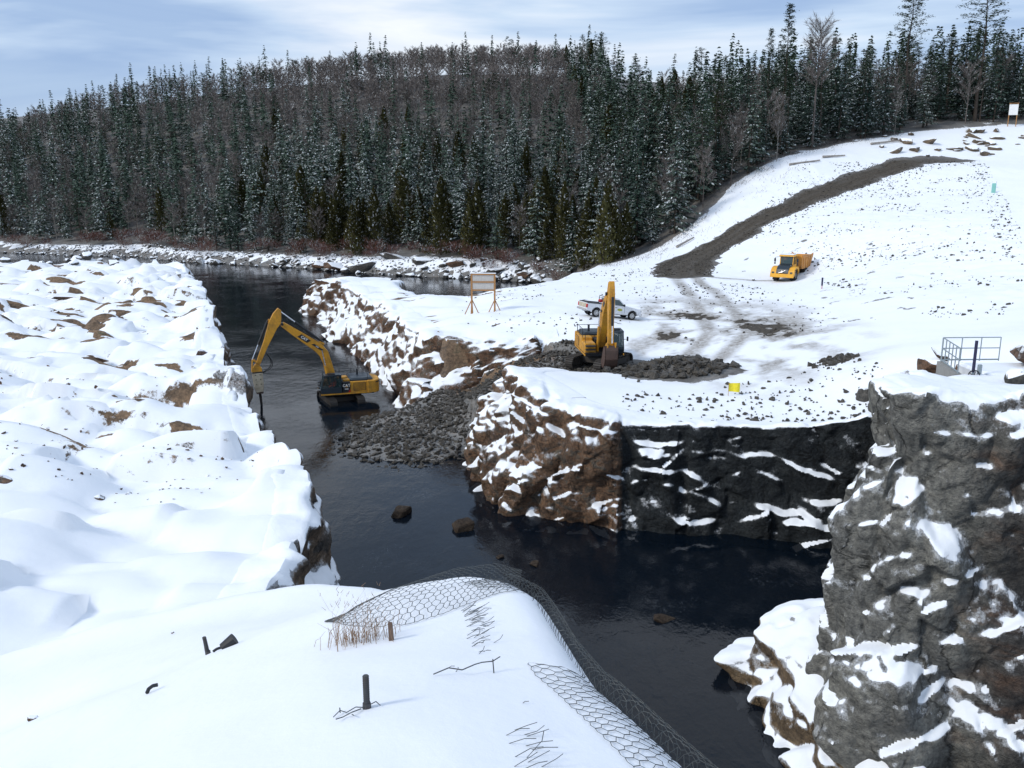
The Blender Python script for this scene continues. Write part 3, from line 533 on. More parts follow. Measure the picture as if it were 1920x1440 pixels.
rock_face('headland_cliff', [(0.9, 68.2, 2.4, 2.2, 66.4), (-1.6, 66.2, .4, 0.9, 64.6), (-3.2, 63.6, -.5, -0.2, 62.6), (-3.4, 60.5, -.6, -0.7, 60.0), (-2.6, 57.0, -.6, -0.2, 57.8), (-1.4, 54, -.6, 0.9, 56), (0, 50.9, -.6, 2.4, 53.0), (1.4, 50.2, -.6, 3.2, 52.2), (3, 49.8, -.6, 4.6, 51.2), (6.2, 49.2, -.6, 6.9, 50.2), (6.6, 49.15, -.6, 7.3, 50.0), (10.5, 48.2, -.6, 10.9, 48.9), (15, 47.4, -.6, 15.4, 48.1), (18.2, 46.5, -.6, 18.6, 47.3), (20.6, 46.0, -.6, 21, 47.0), (24, 46.2, -.6, 24.3, 47.4)],
          M_HEAD, ds=.09, dv=.09, cap=3.0, big=(1.9, 2.1, 3.4), amp=.85, seed=8, ledges=head_ledges, lip=.3)
def wall_terr(q, x, y, u):
    k = sstep((x-14.2)/3.0)*.55; ph = .5*vnoise(np.stack([u*.22, u*0, u*0], 1), 61)+.25*vnoise(np.stack([u*.7, u*0, u*0], 1), 62); a = q*5.2+1.6*ph*np.clip(q*6, 0, 1)*np.clip((1-q)*6, 0, 1); f = a-np.floor(a); s = (np.floor(a)+.88*sstep(f/.34)+.12*f)/5.2
    return np.clip(q*(1-k)+s*k, 0, 1)
rock_face('right_wall_cliff', [(14.6, 33.5, -.6, 15.4, 32.2, 13.0), (12.6, 32.0, -.6, 13.6, 31.0, 13.2), (11.3, 30.0, -.6, 12.5, 29.6, 13.35), (10.55, 28.2, -.6, 11.9, 28.3, 13.4), (10.6, 26.8, -.6, 12.2, 27.4, 13.4), (11.4, 25.6, -.6, 13.1, 26.8, 13.4), (12.8, 24.7, -.6, 14.4, 26.6, 13.35), (14.4, 23.8, -.6, 16.0, 27.0, 13.3), (16.4, 22.9, -.6, 17.8, 27.4, 13.2), (19.0, 22.2, -.6, 20.4, 27.4, 13.2), (23, 21.6, -.6, 24, 26.6, 13.2)],
          M_WALL, ds=.07, dv=.07, cap=2.6, big=(2.0, 2.0, 3.2), amp=.8, seed=3, sizes=(1.0, .95, .8, .5), lip=.12, top=True, terr=wall_terr)
rock_face('bench_cliff', [(23, 45.6, -.5, 24, 44.2, 10.45), (21.0, 45, -.5, 21.6, 43.9, 10.4), (19.6, 43.6, -.5, 20.2, 42.9, 10.4), (19.4, 41.4, -.5, 20.1, 41.2, 10.4), (20.0, 39.4, -.5, 20.7, 39.9, 10.4), (21.2, 37.6, -.5, 21.8, 38.4, 10.4), (22, 35, -.5, 22.8, 35.6, 10.4), (23, 31, -.5, 24, 31.5, 10.4), (25, 27, -.5, 26, 28, 11)],
          M_WALL, ds=.25, dv=.25, cap=2.6, big=(2.4, 2.4, 3.0), amp=.4, seed=73, lip=.1, top=True)
rock_face('rock_shelf', [(16, 37.0, -.5, 15.8, 35.6, 2.6, 17.0, 34.8, 3.2), (13.0, 36.6, -.5, 13.2, 35.4, 2.5, 15.5, 33.8, 3.3), (11.0, 36.0, -.5, 11.5, 34.9, 2.3, 14.0, 32.9, 3.4), (9.7, 35.0, -.5, 10.4, 34.2, 2.0, 13.0, 32.2, 3.4), (9.0, 33.6, -.5, 9.9, 33.2, 1.9, 12.4, 31.4, 3.3), (9.1, 31.6, -.5, 10.1, 31.5, 1.9, 12.0, 30.4, 3.0), (9.5, 29.4, -.5, 10.4, 29.5, 1.7, 11.8, 29.0, 2.6), (10.0, 27.2, -.5, 10.8, 27.6, 1.4, 11.8, 27.8, 2.3), (10.6, 24.9, -.5, 11.4, 25.6, 1.1, 12.4, 26.2, 2.0), (11.6, 22.6, -.5, 12.2, 23.2, 1.0, 13.2, 24.6, 1.9), (13.5, 20.4, -.5, 14.0, 21.2, 1.0, 15, 23.2, 1.9)],
          M_SHELF, ds=.1, dv=.1, cap=4.6, big=(1.6, 1.6, 1.3), amp=.85, seed=31, lip=.3, top=True, rough_cap=.30, sizes=(1.2, 1.0, .5, .2), smooth=4)

# top of the right wall: a snowy bench that carries the gate
def bench():
    xs = np.arange(20.4, 36, .16); ys = np.arange(34, 47.5, .16); X, Y = np.meshgrid(xs, ys); x = X.ravel(); y = Y.ravel()
    edge_y = np.interp(x, [20.2, 20.6, 21.4, 22.2, 23.4, 24, 36], [43, 41.0, 40.0, 38.9, 36.0, 34, 34])+.25*n2(x, x*0, .8, 4); back = np.interp(x, [17.6, 18.6, 21.5, 24, 30, 36], [42.6, 42.6, 43.2, 43.5, 46, 47])
    z = 10.42+.10*n2(x, y, 2.2, 44)+np.clip((x-21)*.02, 0, .4); ins = np.clip(np.minimum(y-edge_y, back-y)/.6, -1, 1); z = np.where(ins > 0, z, z-ins*ins*.9)
    nx, ny = len(xs), len(ys); i = np.arange(nx*ny).reshape(ny, nx); F = np.stack([i[:-1, :-1], i[:-1, 1:], i[1:, 1:], i[1:, :-1]], -1).reshape(-1, 4)
    keep = (ins[F] > -.9).all(1); F = F[keep]
    o = obj('rock_bench', mesh_np('rock_bench', np.stack([x, y, z], 1), F, True), M_SNOW); tag(o, kind='structure')
bench()

# ------------------------------------------------------------------ the snow-covered ledge at the photographer's feet
FG = [(-.86, 4.7, 16.95), (-.9, 6.2, 16.55), (-2.7, 7.7, 15.66), (-3.1, 8.2, 15.32), (0, 7.7, 16.38), (.3, 6.5, 16.55), (.5, 5, 16.8), (1.2, 4.4, 16.75), (0, 3, 17.2), (-2, 3.5, 16.9), (-2, 5.5, 16.5), (-3, 5, 16.25), (-4, 4, 16.0), (-4, 6, 15.6), (-2.66, 12, 14.3), (-1.06, 10.1, 15.05), (-1.5, 8.2, 15.95),
      (-5.6, 12.9, 13.35), (-8.7, 13.6, 12.15), (-4.5, 9.7, 14.3), (-6.5, 9.2, 13.6), (-8, 8, 13.3), (-7, 5, 14.4), (-9, 11, 12.45), (-12, 10, 11.2), (-12, 6, 12), (-20, 12, 8), (-20, 4, 9), (2, 1, 17.4), (-3, 0, 17.2), (3, 4, 16.6)]
FFIT = tps_fit(FG, 1e-5)
FEDGE = [(2.8, -3), (2.6, 1), (1.75, 3.0), (1.33, 3.75), (.92, 4.65), (.55, 5.5), (.34, 6.6), (.2, 7.4), (-.02, 7.95), (-.45, 8.9), (-1.0, 10.2), (-1.9, 11.5), (-2.8, 12.2), (-5, 13.0), (-8.7, 13.8), (-13, 14.4), (-20, 15)]
def fg_z(x, y):
    x = np.atleast_1d(np.asarray(x, float)); y = np.atleast_1d(np.asarray(y, float))
    z = tps_eval(FFIT, x, y)+.035*n2(x, y, 1.3, 51, 3)+.05*n2(x, y, 3.1, 53, 2)*np.clip(-x, 0, 1)
    # wind-packed ridges running down to the left
    q = (x*.35+y*.94); z += .04*np.clip((-x-2)/2, 0, 1)*np.sin(q*2.6+1.5*n2(x, y, 3, 57, 2))
    d, al = poly_dist(x, y, FEDGE); e = np.array(FEDGE)
    ex = np.interp(y, [a[1] for a in FEDGE[:8]], [a[0] for a in FEDGE[:8]]); ey = np.interp(-x, [-a[0] for a in FEDGE[7:]], [a[1] for a in FEDGE[7:]])
    outside = np.where(y < 7.4, x > ex, (x > .2) | (y > ey)); sd = np.where(outside, d, -d)
    z = z-np.clip(sd+.28, 0, .28)**2*1.1-np.where(sd > 0, np.minimum(sd*sd*3+sd*.9, sd*4.5), 0)
    return z
def fgz(x, y): return bilin('ledge', x, y)
def build_fg():
    xs = axis([(-34, -14, .8), (-14, -4, .14), (-4, 2.6, .07), (2.6, 5.5, .3)]); ys = axis([(-4, 2, .4), (2, 10, .07), (10, 15, .12), (15, 24, .6)])
    X, Y = np.meshgrid(xs, ys); x = X.ravel(); y = Y.ravel(); z = np.maximum(fg_z(x, y), -1.5)
    nx, ny = len(xs), len(ys); GRID['ledge'] = (xs, ys, z.reshape(ny, nx)); i = np.arange(nx*ny).reshape(ny, nx); F = np.stack([i[:-1, :-1], i[:-1, 1:], i[1:, 1:], i[1:, :-1]], -1).reshape(-1, 4)
    o = obj('snow_ledge', mesh_np('snow_ledge', np.stack([x, y, z], 1), F, True), M_SNOW); tag(o, kind='structure')
build_fg()
# ================================================================== forest
def foliage(name, c0, c1, snow=(0.80, 0.84, 0.87)):
    m = bpy.data.materials.new(name); m.use_nodes = True; nt = m.node_tree; nt.nodes.clear(); ln = nt.links.new
    out = nn(nt, 'ShaderNodeOutputMaterial'); d = nn(nt, 'ShaderNodeBsdfDiffuse'); ln(d.outputs[0], out.inputs['Surface'])
    a = nn(nt, 'ShaderNodeAttribute'); a.attribute_name = 'tone'; s = nn(nt, 'ShaderNodeAttribute'); s.attribute_name = 'snow'; oi = nn(nt, 'ShaderNodeObjectInfo')
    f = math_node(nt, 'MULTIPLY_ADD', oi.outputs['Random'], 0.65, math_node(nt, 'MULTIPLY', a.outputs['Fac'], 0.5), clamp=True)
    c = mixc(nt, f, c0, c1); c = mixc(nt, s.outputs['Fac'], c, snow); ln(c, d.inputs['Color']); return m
M_SPR = foliage('spruce_needles', (0.014, 0.032, 0.026), (0.078, 0.112, 0.086))
M_CED = foliage('cedar_sprays', (0.034, 0.036, 0.016), (0.095, 0.090, 0.036))
M_PIN = foliage('pine_needles', (0.016, 0.028, 0.018), (0.045, 0.065, 0.038))
M_TWG = foliage('bare_twigs', (0.085, 0.074, 0.069), (0.175, 0.155, 0.145), (0.6, 0.6, 0.6))
M_BARK = painted('conifer_bark', (0.055, 0.045, 0.038), 0.9, 0.3, (0.12, 0.11, 0.1), 3.0, spec=0.1)
M_BIRCH = painted('birch_bark', (0.36, 0.33, 0.30), 0.85, 0.8, (0.10, 0.085, 0.075), 2.5, spec=0.1)

class Quads:
    def __init__(s): s.c = []; s.d = []; s.w = []; s.t = []; s.s = []
    def add(s, c, d, w, tone, snow):
        """centres, half-length vectors, half-width vectors (n,3)"""
        s.c.append(c); s.d.append(d); s.w.append(w); s.t.append(tone); s.s.append(snow)
    def arrays(s): return [np.concatenate(a) for a in (s.c, s.d, s.w, s.t, s.s)]
def quads_mesh(name, c, d, w, t, s, sag=0.25):
    n = len(c); L = np.linalg.norm(d, axis=1)[:, None]; V = np.empty((n, 4, 3)); dn = np.array([0, 0, -1.0])
    V[:, 0] = c-d; V[:, 1] = c+w+dn*L*sag*.5; V[:, 2] = c+d+dn*L*sag; V[:, 3] = c-w+dn*L*sag*.5
    me = mesh_np(name, V.reshape(-1, 3), np.arange(n*4).reshape(n, 4)); fattr(me, 'tone', np.repeat(t, 4)); fattr(me, 'snow', np.repeat(s, 4)); return me
def rdir(n, r): v = r.normal(size=(n, 3)); return v/np.linalg.norm(v, axis=1)[:, None]

def spruce_q(seed, h=15.0, R=2.1, snow=0.3, lev=34, nb=8, cl=1.0, start=.07, power=.85):
    r = np.random.default_rng(seed); Q = Quads(); lean = r.normal(size=2)*.01
    for i in range(lev):
        f = start+(1-start)*((i+r.random()*.6)/lev)**.88; z = f*h; rad = R*((1-f)**power)*(0.72+.5*r.random())+.12
        gap = r.random() < .10
        for b in range(max(5, int(nb*1.15*(1-.35*f)))):
            a = r.random()*2*math.pi; ln_ = rad*(.65+.5*r.random())*(0.5 if gap else 1); k = max(2, int(ln_/(.34*cl)))
            rho = (np.arange(k)+.6+.3*r.random(k))/k*ln_; drop = -.18*rho-.10*rho**2/max(ln_, .3)+.10*(rho/ln_)**3*ln_
            ca, sa = math.cos(a), math.sin(a); side = (r.random(k)-.5)*.55*rho*.6
            c = np.stack([ca*rho-sa*side+lean[0]*z, sa*rho+ca*side+lean[1]*z, z+drop+r.normal(size=k)*.05], 1)
            ang = a+r.normal(size=k)*.5; L = (.20+.16*r.random(k))*cl*(.6+.5*(1-f)); d = np.stack([np.cos(ang), np.sin(ang), -.25-.25*r.random(k)], 1)*L[:, None]
            w = np.stack([-np.sin(ang), np.cos(ang), r.normal(size=k)*.35], 1)*(L*.62)[:, None]
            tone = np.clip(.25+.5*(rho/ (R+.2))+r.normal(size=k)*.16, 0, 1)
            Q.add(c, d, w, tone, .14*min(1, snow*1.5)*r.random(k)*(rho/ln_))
            ps = snow*np.clip(.2+1.0*r.random(), 0, 1.3)*(.35+.65*(rho/ln_)); m = r.random(k) < ps
            if m.any(): Q.add(c[m]+np.array([0, 0, .07]), d[m]*.78, w[m]*.72, tone[m], .3+.6*r.random(m.sum())**1.3)
    n = 40; z = r.random(n)*h*.9; Q.add(np.stack([r.normal(size=n)*.1, r.normal(size=n)*.1, z], 1), rdir(n, r)*.35, rdir(n, r)*.3, np.zeros(n), np.zeros(n))
    return Q.arrays()
def cedar_q(seed, h=11.0, R=1.9, snow=.06, n=1300, cl=1.0):
    r = np.random.default_rng(seed); f = r.random(n)**.85; prof = np.clip(np.sin(np.clip((1-f)*1.25, 0, 1.57)), 0, 1)**.8
    a = r.random(n)*2*math.pi; lob = 1+.3*np.sin(a*3+f*9+seed)+.2*np.sin(f*31+a*2); rho = R*prof*lob*np.sqrt(.25+.75*r.random(n))*.95
    c = np.stack([np.cos(a)*rho, np.sin(a)*rho, .04*h+f*h*.96], 1); L = (.22+.16*r.random(n))*cl
    d = np.stack([np.cos(a)*.5, np.sin(a)*.5, .55+.4*r.normal(size=n)], 1)*L[:, None]; w = np.stack([-np.sin(a), np.cos(a), r.normal(size=n)*.4], 1)*(L*.6)[:, None]
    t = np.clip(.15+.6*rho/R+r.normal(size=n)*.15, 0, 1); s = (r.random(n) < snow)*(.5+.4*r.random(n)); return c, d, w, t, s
def pine_q(seed, h=20.0, R=2.6, bare=.45, snow=.05, cl=1.0, tufts=26):
    r = np.random.default_rng(seed); Q = Quads(); B = []
    for i in range(tufts):
        f = bare+(1-bare)*((i+.5)/tufts)**.9; z = f*h; a = i*2.4+r.random(); env = np.sin(np.clip((f-bare)/(1-bare)*2.6+.5, 0, 3.1))*.85+.15
        ln_ = R*env*(.55+.6*r.random()); tip = np.array([math.cos(a)*ln_, math.sin(a)*ln_, z+ln_*(.15+.3*r.random())]); B.append((np.array([0, 0, z-.1]), tip))
        for q in (1.0, .62):
            n = int(24*q/cl); c0 = np.array([0, 0, z])+(tip-np.array([0, 0, z]))*q; c = c0+r.normal(size=(n, 3))*np.array([.42, .42, .20])*(.6+.25*R/2)
            L = (.22+.12*r.random(n))*cl; d = rdir(n, r)*L[:, None]; d[:, 2] = np.abs(d[:, 2])*.5; w = rdir(n, r)*(L*.6)[:, None]; w[:, 2] *= .4
            Q.add(c, d, w, np.clip(.35+.25*r.normal(size=n), 0, 1), (r.random(n) < snow)*.7)
    return Q.arrays(), B
def birch_q(seed, h=13.0, R=1.9, n=950, cl=1.0, snow=.05, wid=.028, nbr=22, f0=.32):
    r = np.random.default_rng(seed); Q = Quads(); B = []; per = n//nbr
    for i in range(nbr):
        f = f0+(.94-f0)*(i+r.random())/nbr; z = f*h; a = i*2.4+r.random()*.8; up = .7+.5*r.random(); ln_ = R*(1.25-.75*f)*(.7+.6*r.random())*1.15
        p0 = np.array([0, 0, z]); p1 = p0+np.array([math.cos(a)*ln_, math.sin(a)*ln_, ln_*up]); B.append((p0, p1))
        q = .2+.8*r.random(per); c = p0+(p1-p0)*q[:, None]; L = (.28+.42*r.random(per))*cl
        d = (p1-p0)/np.linalg.norm(p1-p0)*.75+rdir(per, r)*.75+np.array([0, 0, .25]); d = d/np.linalg.norm(d, axis=1)[:, None]*L[:, None]; w = np.cross(d, rdir(per, r)); w = w/(np.linalg.norm(w, axis=1)[:, None]+1e-6)*wid*(.5+r.random(per))[:, None]*cl
        Q.add(c+d*.8, d, w, np.clip(.5+.25*r.normal(size=per), 0, 1), (r.random(per) < snow)*.8)
    return Q.arrays(), B
def trunk_mesh(name, h, r0, seed, branches=(), br=.03, n=6, crook=.012):
    r = random.Random(seed); mb = MB(); k = 5; pts = [(r.gauss(0, crook)*h*(i > 0)*(i/k), r.gauss(0, crook)*h*(i > 0)*(i/k), h*i/k-(.6 if i == 0 else 0)) for i in range(k+1)]
    for i in range(k): mb.cyl(pts[i], pts[i+1], r0*(1-.92*i/k), r0*(1-.92*(i+1)/k), n, caps=False)
    for a, b in branches: mb.cyl(tuple(a), tuple(b), br, br*.25, 3, caps=False)
    return mb.mesh(name)
PROTO = {'spruce_snow': [], 'spruce_dark': [], 'cedar': [], 'pine': [], 'birch': []}
for k in range(5):
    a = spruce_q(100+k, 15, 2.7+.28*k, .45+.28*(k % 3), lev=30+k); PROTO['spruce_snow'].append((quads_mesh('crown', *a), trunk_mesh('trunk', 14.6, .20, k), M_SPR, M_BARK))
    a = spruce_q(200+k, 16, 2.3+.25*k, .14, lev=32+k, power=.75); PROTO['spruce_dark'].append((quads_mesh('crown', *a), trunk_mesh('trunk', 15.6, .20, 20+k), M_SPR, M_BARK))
for k in range(4):
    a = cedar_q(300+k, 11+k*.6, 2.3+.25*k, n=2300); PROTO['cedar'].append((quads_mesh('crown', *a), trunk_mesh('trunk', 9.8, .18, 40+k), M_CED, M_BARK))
for k in range(4):
    a, B = pine_q(400+k, 18, 2.1+.3*(k % 3), .35+.08*(k % 3)); PROTO['pine'].append((quads_mesh('crown', *a), trunk_mesh('trunk', 18, .22, 60+k, B, .045), M_PIN, M_BARK))
for k in range(5):
    a, B = birch_q(500+k, 12.5, 2.3+.3*(k % 3), n=1250); PROTO['birch'].append((quads_mesh('crown', *a, sag=0), trunk_mesh('trunk', 11.8, .11, 80+k, B, .03, crook=.018), M_TWG, M_BIRCH if k in (1, 3) else M_TWG))
for ps in PROTO.values():
    for c, t, mc, mt in ps: c.materials.append(mc); t.materials.append(mt)
def place_tree(name, proto, loc, sc, rz, label, cat, group, lean=(0, 0)):
    e = thing(name, label, cat, loc, rz, group); e.scale = (sc*proto[4] if len(proto) > 4 else sc, sc, sc) if np.isscalar(sc) else sc
    e.rotation_euler = (lean[0], lean[1], rz)
    for n_, me in (('trunk', proto[1]), ('crown', proto[0])):
        o = bpy.data.objects.new(n_, me); COL.objects.link(o); o.parent = e
    return e
EDGE_X = [-400, -300, -200, -149, -124, -104, -86, -70, -50, -28, -8, 4, 11, 17, 27.8, 38, 45, 56, 75, 94.5, 121, 200]
EDGE_Y = [380, 345, 298, 270, 260, 254, 239, 231, 220, 207, 197, 188, 178, 164, 169, 177, 187, 195, 208, 217, 221, 224]
TREE_TXT = {'spruce_snow': ('spruce_tree', 'dark green spruce dusted with snow in the hillside forest', 'tree', 'snow-dusted spruces of the forest'),
            'spruce_dark': ('spruce_tree', 'narrow dark spruce almost free of snow in the hillside forest', 'tree', 'dark snow-free spruces of the forest'),
            'cedar': ('cedar_tree', 'olive green bushy cedar at the foot of the forest', 'tree', 'olive cedars along the shore'),
            'pine': ('pine_tree', 'open tufted pine standing above its neighbours in the forest', 'tree', 'pines of the forest'),
            'birch': ('birch_tree', 'leafless brownish grey birch in the hillside forest', 'tree', 'bare birches of the forest')}
def plant_forest():
    r = np.random.default_rng(77); pts = []
    yy = 158.0
    while yy < 432:
        sp = np.interp(yy, [160, 230, 300, 420], [4.0, 4.4, 5.2, 5.8])
        xx = -.64*yy-14
        while xx < .64*yy+14: pts.append((xx+r.uniform(-.48, .48)*sp, yy+r.uniform(-.48, .48)*sp)); xx += sp
        yy += sp*1.0
    P = np.array(pts); ey = np.interp(P[:, 0], EDGE_X, EDGE_Y); fr = P[:, 1]-ey+1.5*n2(P[:, 0], P[:, 1], 9, 3, 2); P, fr = P[fr > 0], fr[fr > 0]
    keep = ~((P[:, 0] > 95) & (fr > 70)) & ~((P[:, 0] > 40) & (P[:, 1] > 330)); P, fr = P[keep], fr[keep]
    Z = ground_z(P[:, 0], P[:, 1]); ratio = P[:, 0]/P[:, 1]; patch = n2(P[:, 0], P[:, 1], 28, 9, 3)
    kinds = {k: [] for k in PROTO}
    for (x, y), z, f, q, pt in zip(P, Z, fr, ratio, patch):
        u = r.random()
        if x > 22: w = dict(spruce_snow=.50 if f < 25 else .25, spruce_dark=.33 if f < 25 else .5, birch=.10, pine=.10, cedar=.03)
        elif q < -.30: w = dict(spruce_snow=.34+.2*max(0, pt), spruce_dark=.44, birch=.13+.25*max(0, -pt)+(.25 if f > 95 else 0), pine=.04, cedar=.05 if f < 14 else 0)
        elif f > 115: w = dict(spruce_snow=.04, spruce_dark=.12+.2*max(0, pt), birch=.84, pine=.02, cedar=0)
        elif f > 80: w = dict(spruce_snow=.22, spruce_dark=.22+.2*max(0, pt), birch=.26, pine=.02, cedar=.04)
        elif f < 20 and q > -.22: w = dict(spruce_snow=.26, spruce_dark=.08, birch=.08, pine=.0, cedar=.58)
        else: w = dict(spruce_snow=.62+.3*pt, spruce_dark=.20, birch=.08-.08*pt, pine=.02, cedar=.09)
        tot = sum(max(0, v) for v in w.values()); acc = 0
        for k, v in w.items():
            acc += max(0, v)/tot
            if u <= acc: break
        hs = {'spruce_snow': .55+.85*r.random()**1.4, 'spruce_dark': .7+.75*r.random()**1.5, 'cedar': .8+.6*r.random(), 'pine': .75+.3*r.random(), 'birch': .85+.25*r.random()}[k]
        if f < 10 and x < 22: hs *= .72+.25*r.random()
        if f > 60 and x < 22: hs *= .92
        if x > 30: hs *= 1.0+.12*r.random()
        kinds[k].append((y, x, z, hs, r.random()*6.283, int(r.integers(0, 99))))
    rest = []
    for k, lst in kinds.items():
        lst.sort(); cap = {'spruce_snow': 170, 'spruce_dark': 130, 'cedar': 200, 'pine': 120, 'birch': 250}[k]; nm, lab, cat, grp = TREE_TXT[k]
        for (y, x, z, hs, rz, s) in lst[:cap]:
            place_tree(nm, PROTO[k][s % len(PROTO[k])], (x, y, z-.15), (hs*r.uniform(.85, 1.15), hs*r.uniform(.85, 1.15), hs), rz, lab, cat, grp, (r.normal()*.02, r.normal()*.02))
        rest += [(k,)+t for t in lst[cap:]]
    # the trees further up the hill read as one mass
    lowq = {'spruce_snow': [spruce_q(900+i, 15, 2.9+.3*i, .75, lev=24, nb=7, cl=1.45) for i in range(3)], 'spruce_dark': [spruce_q(920+i, 16, 2.5+.3*i, .04, lev=24, nb=7, cl=1.45) for i in range(3)],
            'cedar': [cedar_q(940, 10.5, 1.9, n=260, cl=2.0)], 'pine': [pine_q(950+i, 18, 2.4, .4, cl=1.9, tufts=14)[0] for i in range(2)], 'birch': [birch_q(960+i, 12.5, 2.9, n=520, cl=1.3, wid=.06)[0] for i in range(4)]}
    groups = {}
    for (k, y, x, z, hs, rz, s) in rest:
        a = lowq[k][s % len(lowq[k])]; ca, sa = math.cos(rz), math.sin(rz); R = np.array([[ca, -sa, 0], [sa, ca, 0], [0, 0, 1]])*hs
        b = groups.setdefault(k, [[], [], [], [], []]); b[0].append(a[0]@R.T+np.array([x, y, z])); b[1].append(a[1]@R.T); b[2].append(a[2]@R.T)
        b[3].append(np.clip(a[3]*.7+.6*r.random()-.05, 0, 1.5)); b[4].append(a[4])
    txt = {'spruce_snow': ('spruce_forest', 'snow-dusted spruces filling the middle of the wooded hill'), 'spruce_dark': ('spruce_forest', 'dark spruces filling the upper part of the wooded hill'), 'birch': ('birch_forest', 'brownish bare birch wood along the ridge of the hill'), 'pine': ('pine_forest', 'pines scattered through the upper wooded hill'), 'cedar': ('cedar_forest', 'olive cedars scattered deeper in the wooded hill')}
    mats = dict(spruce_snow=M_SPR, spruce_dark=M_SPR, cedar=M_CED, pine=M_PIN, birch=M_TWG); ntri = 0
    for k, b in groups.items():
        A = [np.concatenate(q) for q in b]; ntri += 2*len(A[0]); o = obj(txt[k][0], quads_mesh(txt[k][0], *A, sag=.2 if k != 'birch' else 0), mats[k]); tag(o, txt[k][1], 'forest', kind='stuff')
    print('FOREST', {k: len(v) for k, v in kinds.items()}, 'rest', len(rest), 'tris', ntri)
plant_forest()
for k, (R_, ba) in enumerate([(3.4, .42), (4.0, .5), (2.4, .35)]):
    a, B = pine_q(470+k, 32, R_, ba, .02, cl=1.0, tufts=46); b2, _ = pine_q(480+k, 32, R_*.75, ba, .02, cl=1.0, tufts=40); a = [np.concatenate([p, q]) for p, q in zip(a, b2)]
    PROTO.setdefault('tall_pine', []).append((quads_mesh('crown', *a), trunk_mesh('trunk', 31.8, .36, 160+k, B, .06), M_PIN, M_BARK))
a, B = birch_q(570, 27, 3.6, n=4200, cl=1.25, wid=.02, nbr=60, f0=.48); PROTO['tall_birch'] = [(quads_mesh('crown', *a, sag=0), trunk_mesh('trunk', 27.5, .30, 170, B, .07, crook=.012), M_TWG, M_TWG)]
for kk in ('tall_pine', 'tall_birch'):
    for c_, t_, mc, mt in PROTO[kk]: c_.materials.append(mc); t_.materials.append(mt)
# single trees that stand out on the right-hand skyline
def single(kind, k, x, y, hs, label, name, rz=0.5, wide=1.0, lean=(0, 0)):
    return place_tree(name, PROTO[kind][k], (x, y, gz(x, y)-.2), (hs*wide, hs*wide, hs), rz, label, 'tree', None, lean)
single('tall_pine', 0, 93.5, 221, 1.0, 'tall tufted pine towering second from the right on the skyline', 'pine_tree', .4, 1.15)
single('tall_pine', 1, 112.5, 224, 1.04, 'tallest broad-topped pine towering at the right end of the skyline', 'pine_tree', 2.0, 1.25)
single('tall_pine', 2, 60.0, 205, .98, 'tall thin pine leaning right beside the big bare birch on the skyline', 'pine_tree', 1.0, .85, (0, .04))
single('tall_pine', 2, 56.8, 206, .84, 'slender pine left of the tall leaning skyline pine', 'pine_tree', 3.0, .7)
single('pine', 1, 46, 203, 1.35, 'pine with a ragged top at the left end of the tall skyline trees', 'pine_tree', 4.0, .9)
single('tall_birch', 0, 66.5, 203, 1.0, 'tall bare birch with a fan-shaped crown on the skyline', 'birch_tree', 0.3, 1.0)
single('birch', 1, 55.5, 191.5, 1.05, 'pale leaning birch trunk at the forest edge above the haul road', 'birch_tree', 1.3, .6, (0, .09))
single('birch', 3, 88.5, 212.5, .95, 'pale birch trunk at the forest edge near the hilltop rocks', 'birch_tree', 1.3, .6, (0, .05))
single('birch', 3, -93, 247, .95, 'pale bare birch on the far shore left of the river bend', 'birch_tree', 2.0, 1.0)

# brush and dead grass along the edge of the forest
def brush():
    r = np.random.default_rng(5); n = 9000; x = 16+75*r.random(n); ey = np.interp(x, EDGE_X, EDGE_Y); y = ey+2-np.abs(r.normal(size=n))*6*(x < 60)-np.abs(r.normal(size=n))*2.5; n2_ = n2(x, y, 4, 14, 2); m = r.random(n) < np.clip(.35+.9*n2_, .05, 1); x, y = x[m], y[m]; n = len(x); z = ground_z(x, y)
    L = .15+.35*r.random(n)**2; d = rdir(n, r); d[:, 2] = np.abs(d[:, 2])+.5; d = d/np.linalg.norm(d, axis=1)[:, None]*L[:, None]; w = np.cross(d, rdir(n, r)); w = w/(np.linalg.norm(w, axis=1)[:, None]+1e-6)*.028
    o = obj('dry_brush', quads_mesh('dry_brush', np.stack([x, y, z], 1)+d, d, w, .3+.5*r.random(n), np.zeros(n), sag=0), M_TWG); tag(o, 'dead grass and twigs poking through snow along the forest edge', 'brush', kind='stuff')
brush()
# ================================================================== machines
M_YEL = painted('machine_yellow', (0.62, 0.30, 0.025), 0.45, 0.75, (0.12, 0.075, 0.04), 1.3)
M_YEL2 = painted('hauler_yellow', (0.80, 0.40, 0.035), 0.4, 0.3, (0.25, 0.14, 0.06), 1.1)
M_ORG = painted('body_orange', (0.62, 0.27, 0.045), 0.5, 0.6, (0.30, 0.16, 0.09), 0.9)
M_BLK = painted('machine_black', (0.014, 0.017, 0.022), 0.4, 0.35, (0.05, 0.045, 0.04), 1.5)
M_NAVY = painted('cab_dark_blue', (0.010, 0.022, 0.034), 0.3, 0.2, (0.04, 0.045, 0.05), 1.5, spec=0.6)
M_STEEL = painted('worn_track_steel', (0.045, 0.042, 0.040), 0.55, 0.6, (0.075, 0.062, 0.05), 2.0, metal=0.3)
M_CHR = painted('chrome_rod', (0.75, 0.76, 0.78), 0.15, 0.1, metal=0.9)
M_CREAM = painted('breaker_cream', (0.52, 0.47, 0.36), 0.55, 0.7, (0.16, 0.11, 0.07), 1.6)
M_RUST = painted('bucket_steel', (0.10, 0.062, 0.05), 0.6, 0.6, (0.05, 0.045, 0.042), 1.8, metal=0.2)
M_RUB = painted('tyre_rubber', (0.018, 0.018, 0.02), 0.85, 0.5, (0.11, 0.10, 0.085), 2.2, spec=0.2)
